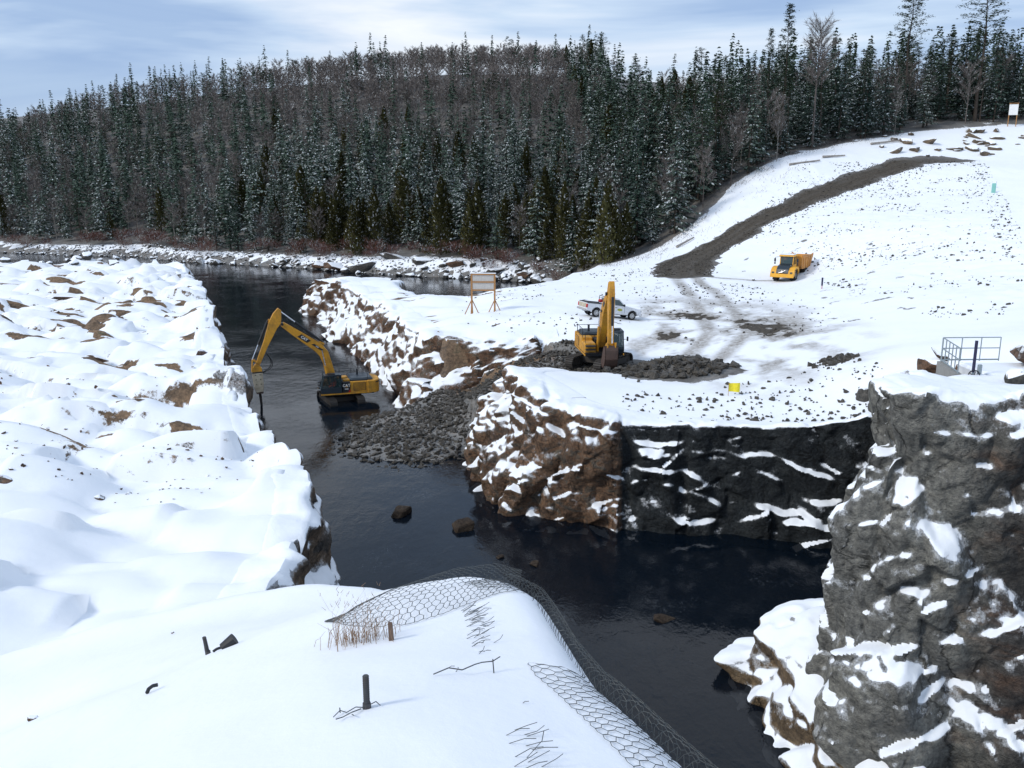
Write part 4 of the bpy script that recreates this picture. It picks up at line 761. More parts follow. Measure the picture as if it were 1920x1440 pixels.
M_RIM = painted('wheel_rim_grey', (0.30, 0.29, 0.26), 0.5, 0.5, (0.12, 0.10, 0.08), 3.0)
M_ALU = painted('alloy_rim', (0.6, 0.6, 0.6), 0.3, 0.3, (0.1, 0.1, 0.1), 3.0, metal=0.7)
M_WHT = painted('truck_white_paint', (0.74, 0.76, 0.80), 0.3, 0.35, (0.32, 0.28, 0.22), 1.0, spec=0.6)
M_TEXT = painted('lettering_white', (0.82, 0.82, 0.80), 0.5, 0.1)
M_RED = painted('lamp_red', (0.45, 0.02, 0.015), 0.3, 0.1)
M_GRN = painted('decal_yellow_green', (0.62, 0.60, 0.10), 0.5, 0.2)
M_GRN2 = painted('decal_green', (0.05, 0.14, 0.04), 0.5, 0.2)
M_VEST = painted('hi_vis_orange', (0.85, 0.12, 0.03), 0.8, 0.1)
M_SKIN = painted('skin', (0.45, 0.27, 0.19), 0.6, 0.1)
M_ROPE = painted('hose_black', (0.012, 0.012, 0.013), 0.5, 0.2)
def glass(name, col=(0.02, 0.045, 0.05), a=.72):
    m, nt, b = newmat(name); b.inputs['Base Color'].default_value = (*col, 1); b.inputs['Roughness'].default_value = 0.05; b.inputs['Alpha'].default_value = a
    b.inputs['Specular IOR Level'].default_value = 0.7; return m
M_GLS = glass('tinted_cab_glass'); M_GLS2 = glass('truck_glass', (0.03, 0.06, 0.065), .85)

_txt = {}
def text_faces(s, size):
    cu = bpy.data.curves.new('txt', 'FONT'); cu.body = s; cu.size = size; cu.extrude = .008; cu.offset = size*.018; cu.align_x = 'CENTER'; cu.align_y = 'CENTER'; cu.resolution_u = 2
    o = bpy.data.objects.new('txt', cu); COL.objects.link(o); dg = bpy.context.evaluated_depsgraph_get(); dg.update()
    me = bpy.data.meshes.new_from_object(o.evaluated_get(dg)); vs = [tuple(v.co) for v in me.vertices]; fs = [tuple(p.vertices) for p in me.polygons]
    bpy.data.objects.remove(o); bpy.data.curves.remove(cu); bpy.data.meshes.remove(me); return vs, fs
def lettering(name, s, size, M, parent, mat=None):
    vs, fs = text_faces(s, size); mb = MB(M); mb.add(vs, fs); return mb.build(name, mat or M_TEXT, parent)
def frame_m(o, xa, ya):
    """matrix whose x and y axes lie along xa, ya, origin o"""
    xa = Vector(xa).normalized(); ya = Vector(ya).normalized(); za = xa.cross(ya); M = Matrix.Identity(4)
    for i in range(3): M[i][0] = xa[i]; M[i][1] = ya[i]; M[i][2] = za[i]; M[i][3] = o[i]
    return M
def band(center, widths):
    """outline of a thick bent bar from a centre line and its widths"""
    up = []; dn = []
    for i, (p, w) in enumerate(zip(center, widths)):
        a = Vector(center[max(0, i-1)]); b = Vector(center[min(len(center)-1, i+1)]); t = (b-a).normalized(); n = Vector((-t.y, t.x))
        up.append((p[0]+n.x*w/2, p[1]+n.y*w/2)); dn.append((p[0]-n.x*w/2, p[1]-n.y*w/2))
    return up+dn[::-1]
def lerp2(a, b, t): return (a[0]+(b[0]-a[0])*t, a[1]+(b[1]-a[1])*t)

def excavator(label, loc, heading, track_head, J, tool, logo2):
    """heading: direction of the boom; J: joints in the boom plane (forward, up)"""
    ex = thing('excavator', label, 'excavator', loc, heading); T = Matrix.Rotation(track_head-heading, 4, 'Z')
    # ---- undercarriage
    def track(y):
        Lh, r, w = 1.95, .50, .68; belt = MB(T); out = []; n_s = 16; n_a = 9
        for i in range(n_s): out.append((-Lh+2*Lh*i/n_s, 2*r-.0))
        for i in range(n_a): a = math.pi/2-math.pi*i/n_a; out.append((Lh+r*math.cos(a), r+r*math.sin(a)))
        for i in range(n_s): out.append((Lh-2*Lh*i/n_s, 0))
        for i in range(n_a): a = -math.pi/2-math.pi*i/n_a; out.append((-Lh+r*math.cos(a), r+r*math.sin(a)))
        n = len(out)
        for i in range(n):
            p, q = out[i], out[(i+1) % n]; t = Vector((q[0]-p[0], q[1]-p[1])); l = t.length; t.normalize(); nx, nz = -t.y, t.x; s = -1
            a = (p[0]+t.x*.012, p[1]+t.y*.012); b = (p[0]+t.x*(l-.012), p[1]+t.y*(l-.012)); h0, h1 = .0, -.07
            P = [(a[0]+nx*h0, a[1]+nz*h0), (b[0]+nx*h0, b[1]+nz*h0), (b[0]+nx*h1, b[1]+nz*h1), (a[0]+nx*h1, a[1]+nz*h1)]
            belt.prism(P, y-w/2, y+w/2); g0 = lerp2(a, b, .08); g1 = lerp2(a, b, .25); belt.prism([g0, g1, (g1[0]+nx*.045, g1[1]+nz*.045), (g0[0]+nx*.045, g0[1]+nz*.045)], y-w/2, y+w/2)
        tr = belt.build('track', M_STEEL, ex)
        fr = MB(T).box(-1.7, 1.7, y-.22, y+.22, .28, .78); fr.box(-1.2, 1.2, y-.26, y+.26, .36, .66); fr.build('track_frame', M_STEEL, tr)
        for xx in (-Lh, Lh): MB(T).lathe_y([(0, y-.2), (.16, y-.22), (.2, y-.17), (.40, y-.15), (.40, y+.15), (.2, y+.17), (.16, y+.22), (0, y+.2)], xx, r, 20).build('drive_wheel', M_STEEL, tr)
        ro = MB(T)
        for i in range(7): ro.cyl((-1.4+i*.467, y-.2, .17), (-1.4+i*.467, y+.2, .17), .12, n=10)
        ro.build('rollers', M_STEEL, tr)
    track(1.32); track(-1.32)
    MB(T).box(-.9, .9, -1.2, 1.2, .45, .95, .1).build('undercarriage', M_STEEL, ex)
    MB().cyl((0, 0, .9), (0, 0, 1.22), .72, n=24).build('turntable', M_BLK, ex)
    # ---- upper works
    MB().box(-2.9, 1.7, -1.52, 1.52, 1.22, 1.42).build('platform', M_BLK, ex)
    pl = MB(); pl.box(-2.7, 1.95, 1.5, 1.56, 1.28, 1.40); pl.box(-2.7, 1.95, -1.56, -1.5, 1.28, 1.40); pl.build('side_skirt', M_YEL, ex)
    cwp = [(-2.35, -1.58), (-3.1, -1.5), (-3.45, -1.1), (-3.6, -.45), (-3.6, .45), (-3.45, 1.1), (-3.1, 1.5), (-2.35, 1.58)]
    cw = MB().prism_z(cwp, 1.24, 2.45).build('counterweight', M_YEL, ex, bevel=.08)
    MB().prism_z([(x*1.004-.006, y*.99) for x, y in cwp[1:-1]], 2.18, 2.30).build('counterweight_stripe', M_BLK, cw)
    hs = MB().box(-2.37, -.75, -1.5, 1.5, 1.42, 2.42, .05).build('engine_housing', M_YEL, ex)
    MB().box(-2.9, -.78, -1.3, 1.3, 2.42, 2.68, .14).build('engine_hood', M_NAVY, ex)
    for sgn in (1, -1):
        y0 = 1.5*sgn
        MB().box(-2.2, -1.05, y0-.01*sgn, y0+.012*sgn, 1.55, 2.28).build('grille_recess', M_BLK, hs)
        for i in range(7):
            z = 1.6+i*.098; MB().box(-2.16, -1.09, y0, y0+.035*sgn, z, z+.055).build('grille_slat', M_YEL, hs)
    sb = MB().box(-.76, -.05, .55, 1.51, 1.42, 2.42, .04).build('side_cabinet', M_BLK, ex)
    lettering('logo', 'CAT', .36, frame_m((-.40, 1.525, 2.08), (-1, 0, 0), (0, 0, 1)), sb); MB().add([(-.52, 1.535, 1.94), (-.30, 1.535, 1.94), (-.41, 1.535, 2.06)], [(0, 1, 2)]).build('logo_triangle', M_YEL, sb)
    lettering('model_number', logo2, .17, frame_m((-.40, 1.525, 1.75), (-1, 0, 0), (0, 0, 1)), sb)
    MB().add([(-.75, 1.522, 1.44), (-.55, 1.522, 1.44), (-.75, 1.522, 1.75)], [(0, 1, 2)]).build('decal_stripe', M_RED, sb)
    tb = MB(); tb.box(.15, 1.55, -1.5, -.62, 1.42, 2.2, .06); tb.box(-.76, .15, -1.5, -.62, 1.42, 2.45, .06); tbo = tb.build('tank_box', M_YEL, ex)
    st = MB()
    for i in range(3): st.box(1.5+.1*(2-i), 1.95, -1.45, -.7, 1.42+.28*i, 1.5+.28*i)
    st.box(1.5, 1.95, -1.45, -.72, 1.42, 1.46); st.build('front_steps', M_BLK, ex)
    MB().box(-.7, .3, -.5, .45, 1.42, 2.3, .05).build('swing_housing', M_BLK, ex)
    rails = MB()
    for pth in ([(1.5, -1.45, 2.2), (1.5, -1.45, 3.0), (.2, -1.45, 3.0), (.2, -1.45, 2.4)], [(1.5, -.7, 2.2), (1.5, -.7, 2.9), (1.5, -1.45, 3.0)], [(-.1, -1.4, 2.45), (-.1, -1.4, 3.1), (-2.3, -1.4, 3.1), (-2.3, -1.4, 2.45)], [(-1.2, -1.4, 2.45), (-1.2, -1.4, 3.1)], [(-2.4, -1.4, 3.05), (-2.4, 1.3, 3.05), (-2.4, 1.3, 2.5)], [(-2.4, -1.4, 2.5), (-2.4, -1.4, 3.05)]): rails.tube(pth, .022, 5)
    rails.build('handrail', M_BLK, ex)
    MB().cyl((-1.7, -.6, 2.6), (-1.7, -.6, 3.15), .09, n=10).build('exhaust_pipe', M_BLK, ex)
    MB().box(-.75, -.15, .6, 1.2, 2.42, 2.6, .05).build('filter_cover', M_YEL, ex)
    # ---- cab
    cab = MB(); F0, F1 = 0.02, 1.95; y0, y1 = .58, 1.55
    side = [(F0, 1.42), (F1-.1, 1.42), (F1, 1.75), (F1-.02, 2.2), (F1-.35, 3.12), (F0+.05, 3.16), (F0, 2.9)]
    cab.prism([(x, z) for x, z in side if z < 2.0] + [(F0, 1.95)][:0], y0, y1) if False else None
    low = [(F0, 1.42), (F1-.1, 1.42), (F1, 1.75), (F1, 1.92), (F0, 1.98)]; cab.prism(low, y0, y1)
    roof = [(F0, 3.04), (F1-.32, 3.0), (F1-.36, 3.12), (F0+.3, 3.18), (F0, 3.12)]; cab.prism(roof, y0-.02, y1+.02)
    for y in (y0+.04, y1-.04):
        for a, b in (((F0+.05, 1.9), (F0+.05, 3.08)), ((F1-.04, 1.85), (F1-.36, 3.06)), ((F0+.88, 1.9), (F0+.84, 3.08))): cab.cyl((a[0], y, a[1]), (b[0], y, b[1]), .05, n=6)
    cab.box(F0, F0+.06, y0, y1, 1.9, 2.4); cb = cab.build('cab', M_NAVY, ex)
    for y in (y0+.03, y1-.03):
        MB().add([(F0+.08, y, 1.98), (F0+.82, y, 1.95), (F0+.79, y, 3.03), (F0+.08, y, 3.04)], [(0, 1, 2, 3)]).build('side_window', M_GLS, cb)
        MB().add([(F0+.92, y, 1.94), (F1-.06, y, 1.92), (F1-.36, y, 3.0), (F0+.88, y, 3.03)], [(0, 1, 2, 3)]).build('side_window', M_GLS, cb)
    MB().add([(F1-.03, y0+.06, 1.9), (F1-.03, y1-.06, 1.9), (F1-.35, y1-.06, 3.02), (F1-.35, y0+.06, 3.02)], [(0, 1, 2, 3)]).build('windscreen', M_GLS, cb)
    MB().add([(F0+.03, y0+.06, 2.4), (F0+.03, y1-.06, 2.4), (F0+.03, y1-.06, 3.02), (F0+.03, y0+.06, 3.02)], [(0, 1, 2, 3)]).build('rear_window', M_GLS, cb)
    se = MB(); se.box(.35, .85, .82, 1.3, 1.75, 1.98, .05); se.box(.28, .42, .82, 1.3, 1.98, 2.6, .03); se.build('seat', M_BLK, cb)
    mi = MB().tube([(F1-.2, y1, 2.5), (F1+.05, y1+.22, 2.55)], .02); mi.box(F1+.0, F1+.08, y1+.16, y1+.3, 2.4, 2.75, .02); mi.build('mirror', M_BLK, cb)
    MB().box(F0+.55, F0+1.2, y0+.2, y1-.2, 3.17, 3.22).build('roof_hatch', M_BLK, cb)
    # ---- boom, stick and tool in the boom plane
    by = .05; foot, bend, tip = J['foot'], J['bend'], J['tip']; rear, nose = J['rear'], J['nose']
    def v3(p, y=by): return (p[0], y, p[1])
    cen = [foot, lerp2(foot, bend, .55), lerp2(foot, bend, .9), lerp2(bend, tip, .12), lerp2(bend, tip, .35), lerp2(bend, tip, .7), tip]
    bo = MB().prism(band(cen, [.42, .72, .88, .9, .82, .66, .42]), by-.27, by+.27).build('boom', M_YEL, ex, bevel=.03)
    MB().cyl(v3(foot, by-.42), v3(foot, by+.42), .16, n=14).build('foot_pin', M_BLK, bo)
    MB().cyl(v3(tip, by-.36), v3(tip, by+.36), .13, n=14).build('tip_pin', M_BLK, bo)
    sidep = lerp2(bend, tip, .02); MB().cyl(v3(sidep, by-.33), v3(sidep, by+.33), .10, n=12).build('cylinder_pin', M_BLK, bo)
    # signs on both flanks of the boom
    d = Vector((bend[0]-tip[0], 0, bend[1]-tip[1])).normalized(); upv = Vector((-d.z, 0, d.x)); upv = upv if upv.z > 0 else -upv
    def plate(t0, t1, h, mat, nm, side, skew=.18):
        a = Vector(v3(lerp2(tip, bend, t0))); b = Vector(v3(lerp2(tip, bend, t1))); y = by+.288*side
        P = [a-upv*h, b-upv*h+d*0, b+upv*h*.8-d*0+d*skew, a+upv*h+d*skew]; return MB().add([(p.x, y, p.z) for p in P], [(0, 1, 2, 3)]).build(nm, mat, bo)
    for side in (1, -1):
        pt = plate(.40, .64, .20, M_BLK, 'logo_plate', side); c = Vector(v3(lerp2(tip, bend, .54))); c.y = by+.295*side
        if side == 1:
            lettering('logo', 'CAT', .34, frame_m(c, -Vector((-d.x, 0, -d.z)) if d.x < 0 and False else Vector((d.x, 0, d.z)), upv) if (Vector((d.x, 0, d.z)).cross(upv)).y > 0 else frame_m(c, Vector((-d.x, 0, -d.z)), upv), pt)
            plate(.73, .95, .10, M_BLK, 'model_plate', side); c2 = Vector(v3(lerp2(tip, bend, .86))); c2.y = by+.295*side
            ax = Vector((d.x, 0, d.z)); ax = ax if ax.cross(upv).y > 0 else -ax; lettering('model_number', logo2, .15, frame_m(c2, ax, upv), bo)
    # boom rams from the platform nose to the boom
    for sy in (-.42, .42):
        base = Vector((.95, by+sy, 1.45)); end = Vector(v3(sidep, by+sy)); mid = base+(end-base)*.62; MB().cyl(base, mid, .11, n=10).build('boom_ram', M_YEL if sy < 0 else M_YEL, ex); MB().cyl(mid, end, .06, n=8).build('ram_rod', M_CHR, ex)
    # stick
    piv = tip; ax = Vector((nose[0]-rear[0], nose[1]-rear[1])).normalized(); pr = (Vector(piv)-Vector(rear)).dot(ax); l = (Vector(nose)-Vector(rear)).length; nrm = Vector((-ax.y, ax.x)); nrm = nrm if (Vector(piv)-Vector(rear)).dot(nrm) > 0 else -nrm
    def sp(a, b): p = Vector(rear)+ax*a+nrm*b; return (p.x, p.y)
    stp = [sp(-.1, -.2), sp(0, .16), sp(pr*.6, .42), sp(pr, .55), sp(pr+.5, .40), sp(l*.62, .22), sp(l, .16), sp(l+.08, -.02), sp(l-.1, -.20), sp(l*.55, -.30), sp(pr+.3, -.48), sp(pr*.5, -.42)]
    sk = MB().prism(stp, by-.21, by+.21).build('stick', M_YEL, ex, bevel=.025)
    br = MB(); br.box(-.01, .01, 0, .01, 0, .01) if False else None
    rr = sp(.08, .0); base = lerp2(bend, tip, .10); nb = Vector((upv.x, upv.z))*.62; b0 = Vector((base[0]+nb.x, base[1]+nb.y)); e0 = Vector(rr); m0 = b0+(e0-b0)*.64
    MB().cyl(v3(b0), v3(m0), .115, n=10).build('stick_ram', M_BLK, ex); MB().cyl(v3(m0), v3(e0), .06, n=8).build('ram_rod', M_CHR, ex)
    lug = MB().prism([tuple(b0+Vector((.25*d.x, .25*d.z))), tuple(b0-Vector((.2*d.x, .2*d.z))), lerp2(bend, tip, .2), lerp2(bend, tip, .02)], by-.1, by+.1); lug.build('ram_lug', M_YEL, bo)
    b1 = Vector(sp(pr+.15, -.62)); link = Vector(sp(l-.55, -.62)); m1 = b1+(link-b1)*.62
    MB().cyl(v3(b1), v3(m1), .10, n=10).build('tool_ram', M_BLK, ex); MB().cyl(v3(m1), v3(link), .055, n=8).build('ram_rod', M_CHR, ex)
    lk = MB().prism([tuple(b1+ax*.15), tuple(b1-ax*.15), sp(pr, -.35), sp(pr+.5, -.3)], by-.08, by+.08); lk.build('ram_lug', M_YEL, sk)
    for yy in (by-.3, by+.3):
        MB().cyl((link.x, yy, link.y), v3(sp(l-.45, -.05), yy), .06, n=6).build('tool_link', M_YEL, ex); MB().cyl((link.x, yy, link.y), v3(J['tool_link'], yy), .06, n=6).build('tool_link', M_YEL, ex)
    # hydraulic lines along the boom
    hz = MB()
    for yy in (-.12, .0, .12):
        pth = [Vector((lerp2(bend, tip, t)[0], by+yy, lerp2(bend, tip, t)[1]))+upv*(.43-.15*t+.03) for t in (0, .3, .6, .9)]; hz.tube([tuple(p) for p in pth], .025, 5)
    hz.build('hydraulic_lines', M_ROPE, ex)
    # ---- tool
    if tool == 'breaker':
        a = Vector(nose); b = Vector(J['tool_end']); ax2 = (b-a).normalized(); n2_ = Vector((-ax2.y, ax2.x)); L = (b-a).length
        def q(t, s): p = a+ax2*t+n2_*s; return (p.x, p.y)
        bk = MB().prism([q(-.28, -.16), q(-.28, .16), q(.1, .42), q(.35, .42), q(.35, -.42), q(.1, -.42)], by-.32, by+.32).build('breaker_bracket', M_YEL, ex)
        MB().prism([q(.35, -.46), q(.35, .46), q(.46, .46), q(.46, -.46)], by-.42, by+.42).build('bracket_plate', M_STEEL, bk)
        bb = MB().prism([q(.46, -.45), q(.46, .47), q(1.15, .47), q(1.75, .42), q(2.25, .30), q(2.25, -.30), q(1.5, -.42)], by-.42, by+.42).build('breaker_body', M_CREAM, ex, bevel=.03)
        MB().prism([q(1.75, -.40), q(1.75, .43), q(2.4, .3), q(2.4, -.3)], by-.36, by+.36).build('breaker_nose', M_RUST, bb)
        for t in (.62, 1.05, 1.5):
            for s in (-.2, .2): MB().cyl((*[q(t, s)[0]], by-.45, q(t, s)[1]), (q(t, s)[0], by+.45, q(t, s)[1]), .05, n=8).build('bolt', M_STEEL, bb)
        MB().cyl(v3(q(2.3, 0)), v3(q(L, 0)), .13, .10, n=10).build('chisel', M_STEEL, ex)
        h0 = Vector(v3(sp(l*.72, .25))); h1 = Vector(v3(q(.75, .36)))
        for k in (0, 1):
            pts = [h0.lerp(h1, t)+Vector((-.95-.12*k, .14*(k*2-1), -.25))*(math.sin(t*math.pi)) for t in [i/10 for i in range(11)]]; MB().tube([tuple(p) for p in pts], .035, 6).build('hose', M_ROPE, ex)
    else:
        a = Vector(nose); th = J['tool_rot']; R2 = lambda p: (a.x+p[0]*math.cos(th)-p[1]*math.sin(th), a.y+p[0]*math.sin(th)+p[1]*math.cos(th))
        cl = [(-.05, .22), (.55, .30), (.62, -.1), (.5, -.75), (.15, -1.25), (-.35, -1.45), (-.85, -1.35), (-1.12, -1.0)]
        inn = [(-1.08, -.94), (-.82, -1.25), (-.35, -1.34), (.1, -1.15), (.4, -.7), (.5, -.1), (.42, .2), (-.05, .14)]
        prof = [R2(p) for p in cl+inn]; bu = MB(); n = len(cl); w = .5
        for i in range(n-1): bu.prism([R2(cl[i]), R2(cl[i+1]), R2(inn[n-2-i]), R2(inn[n-1-i])], by-w, by+w)
        sidep_ = [R2(p) for p in cl]
        for yy in (by-w, by+w-.05): bu.prism(sidep_, yy, yy+.05)
        bko = bu.build('bucket', M_RUST, ex)
        for i in range(5):
            y = by-w+.1+i*(2*w-.2)/4; t0 = R2((-1.06, -1.04)); t1 = R2((-1.3, -.72)); MB().cyl((t0[0], y, t0[1]), (t1[0], y, t1[1]), .09, .03, 6).build('bucket_tooth', M_STEEL, bko)
        ea = MB()
        for yy in (by-.34, by+.26): ea.prism([R2((-.2, .35)), R2((.1, .42)), R2((.62, .32)), R2((.5, -.05)), R2((-.15, .1))], yy, yy+.08)
        ea.build('bucket_ears', M_YEL, ex)
    return ex

def head(dx, dy): return math.atan2(dy, dx)
EXA = (-16.2, 81.4, -0.42)
excavator('yellow excavator with hydraulic breaker standing in the river', EXA, head(-.95, -.30), head(.45, -.89),
          dict(foot=(.35, 1.75), bend=(1.5, 5.3), tip=(5.0, 7.9), rear=(5.15, 9.2), nose=(7.45, 4.0), tool_link=(7.9, 3.65), tool_end=(7.2, -.2)), 'breaker', '336E')
EXB_XY = (7.0, 69.6); EXB = (EXB_XY[0], EXB_XY[1], gz(*EXB_XY)-.02)
excavator('yellow excavator with its bucket lowered on the rubble heap, facing the camera', EXB, head(.10, -.995), head(.62, .79),
          dict(foot=(.35, 1.75), bend=(1.6, 4.7), tip=(3.25, 6.25), rear=(3.55, 7.15), nose=(3.75, 2.1), tool_link=(4.25, 2.3), tool_rot=.15), 'bucket', '336E')

# ---- the operator in the cab of the excavator in the river
def operator():
    h = head(-.95, -.30); R = Matrix.Rotation(h, 3, 'Z'); base = Vector(EXA)
    J = {'pel': (.62, 1.06, 2.02), 'chest': (.55, 1.06, 2.38), 'neck': (.56, 1.06, 2.56), 'head': (.60, 1.06, 2.72), 'hl': (.66, 1.16, 2.02), 'kl': (1.08, 1.2, 2.05), 'fl': (1.2, 1.2, 1.62), 'hr': (.66, .96, 2.02), 'kr': (1.08, .92, 2.05), 'fr': (1.2, .92, 1.62),
         'sl': (.56, 1.26, 2.46), 'el': (.72, 1.34, 2.22), 'wl': (.98, 1.3, 2.24), 'sr': (.56, .86, 2.46), 'er': (.72, .78, 2.22), 'wr': (.98, .82, 2.24)}
    rad = dict(pel=.15, chest=.17, neck=.06, head=.105, hl=.09, kl=.07, fl=.055, hr=.09, kr=.07, fr=.055, sl=.075, el=.055, wl=.045, sr=.075, er=.055, wr=.045)
    E = [('pel', 'chest'), ('chest', 'neck'), ('neck', 'head'), ('pel', 'hl'), ('hl', 'kl'), ('kl', 'fl'), ('pel', 'hr'), ('hr', 'kr'), ('kr', 'fr'), ('chest', 'sl'), ('sl', 'el'), ('el', 'wl'), ('chest', 'sr'), ('sr', 'er'), ('er', 'wr')]
    ks = list(J); me = bpy.data.meshes.new('person'); me.from_pydata([J[k] for k in ks], [(ks.index(a), ks.index(b)) for a, b in E], [])
    o = obj('person', me, M_VEST); o.location = base; o.rotation_euler = (0, 0, h); m = o.modifiers.new('skin', 'SKIN'); o.modifiers.new('sub', 'SUBSURF').levels = 1
    for i, k in enumerate(ks): me.skin_vertices[0].data[i].radius = (rad[k], rad[k]); me.skin_vertices[0].data[i].use_root = k == 'pel'
    tag(o, 'operator in orange vest sitting in the cab of the excavator in the river', 'person')
    hat = MB(); hat.lathe_y([(.0, 0)], 0, 0, 3) if False else None
    ht = MB()
    for k in range(4): a0 = k*math.pi/8; a1 = (k+1)*math.pi/8; ht.cyl((.60, 1.06, 2.76+.13*math.sin(a0)), (.60, 1.06, 2.76+.13*math.sin(a1)), .135*math.cos(a0), max(.005, .135*math.cos(a1)), 12)
    ht.build('hard_hat', M_TEXT, o)
operator()

# ------------------------------------------------------------------ wheels
def wheel(parent, cx, cz, y, r, w, rim_r, rim_mat, sgn, lugs=0, ang=0.0):
    """tyre and rim about an axle along y at (cx, cz); sgn is the outer side"""
    a, b = y-w/2, y+w/2; ty = MB(); ty.lathe_y([(rim_r, a+.05), (r*.86, a), (r*.97, a+w*.12), (r, a+w*.3), (r, b-w*.3), (r*.97, b-w*.12), (r*.86, b), (rim_r, b-.05), (rim_r, a+.05)], cx, cz, 28)
    for i in range(lugs):
        t = 2*math.pi*i/lugs; M = Matrix.Translation((cx, 0, cz)) @ Matrix.Rotation(-t, 4, 'Y'); k = MB(M); s = w*.25*(1 if i % 2 else -1); k.box(r-.03, r+.035, y+min(0, s*2), y+max(0, s*2), -.06, .06); ty.add(k.v, k.f)
    wh = ty.build('wheel', M_RUB, parent, smooth=False)
    o = b if sgn > 0 else a; i_ = o-sgn*w*.28
    rm = MB(); rm.lathe_y([(rim_r+.01, o-sgn*.03), (rim_r*.9, o-sgn*.02), (rim_r*.8, i_), (rim_r*.35, i_), (rim_r*.3, i_+sgn*.08), (0.001, i_+sgn*.09)], cx, cz, 20)
    for k in range(6):
        t = k*math.pi/3; rm.cyl((cx+math.cos(t)*rim_r*.25, i_+sgn*.04, cz+math.sin(t)*rim_r*.25), (cx+math.cos(t)*rim_r*.85, i_+sgn*.05, cz+math.sin(t)*rim_r*.85), rim_r*.13, n=6)
    rm.build('rim', rim_mat, wh); return wh

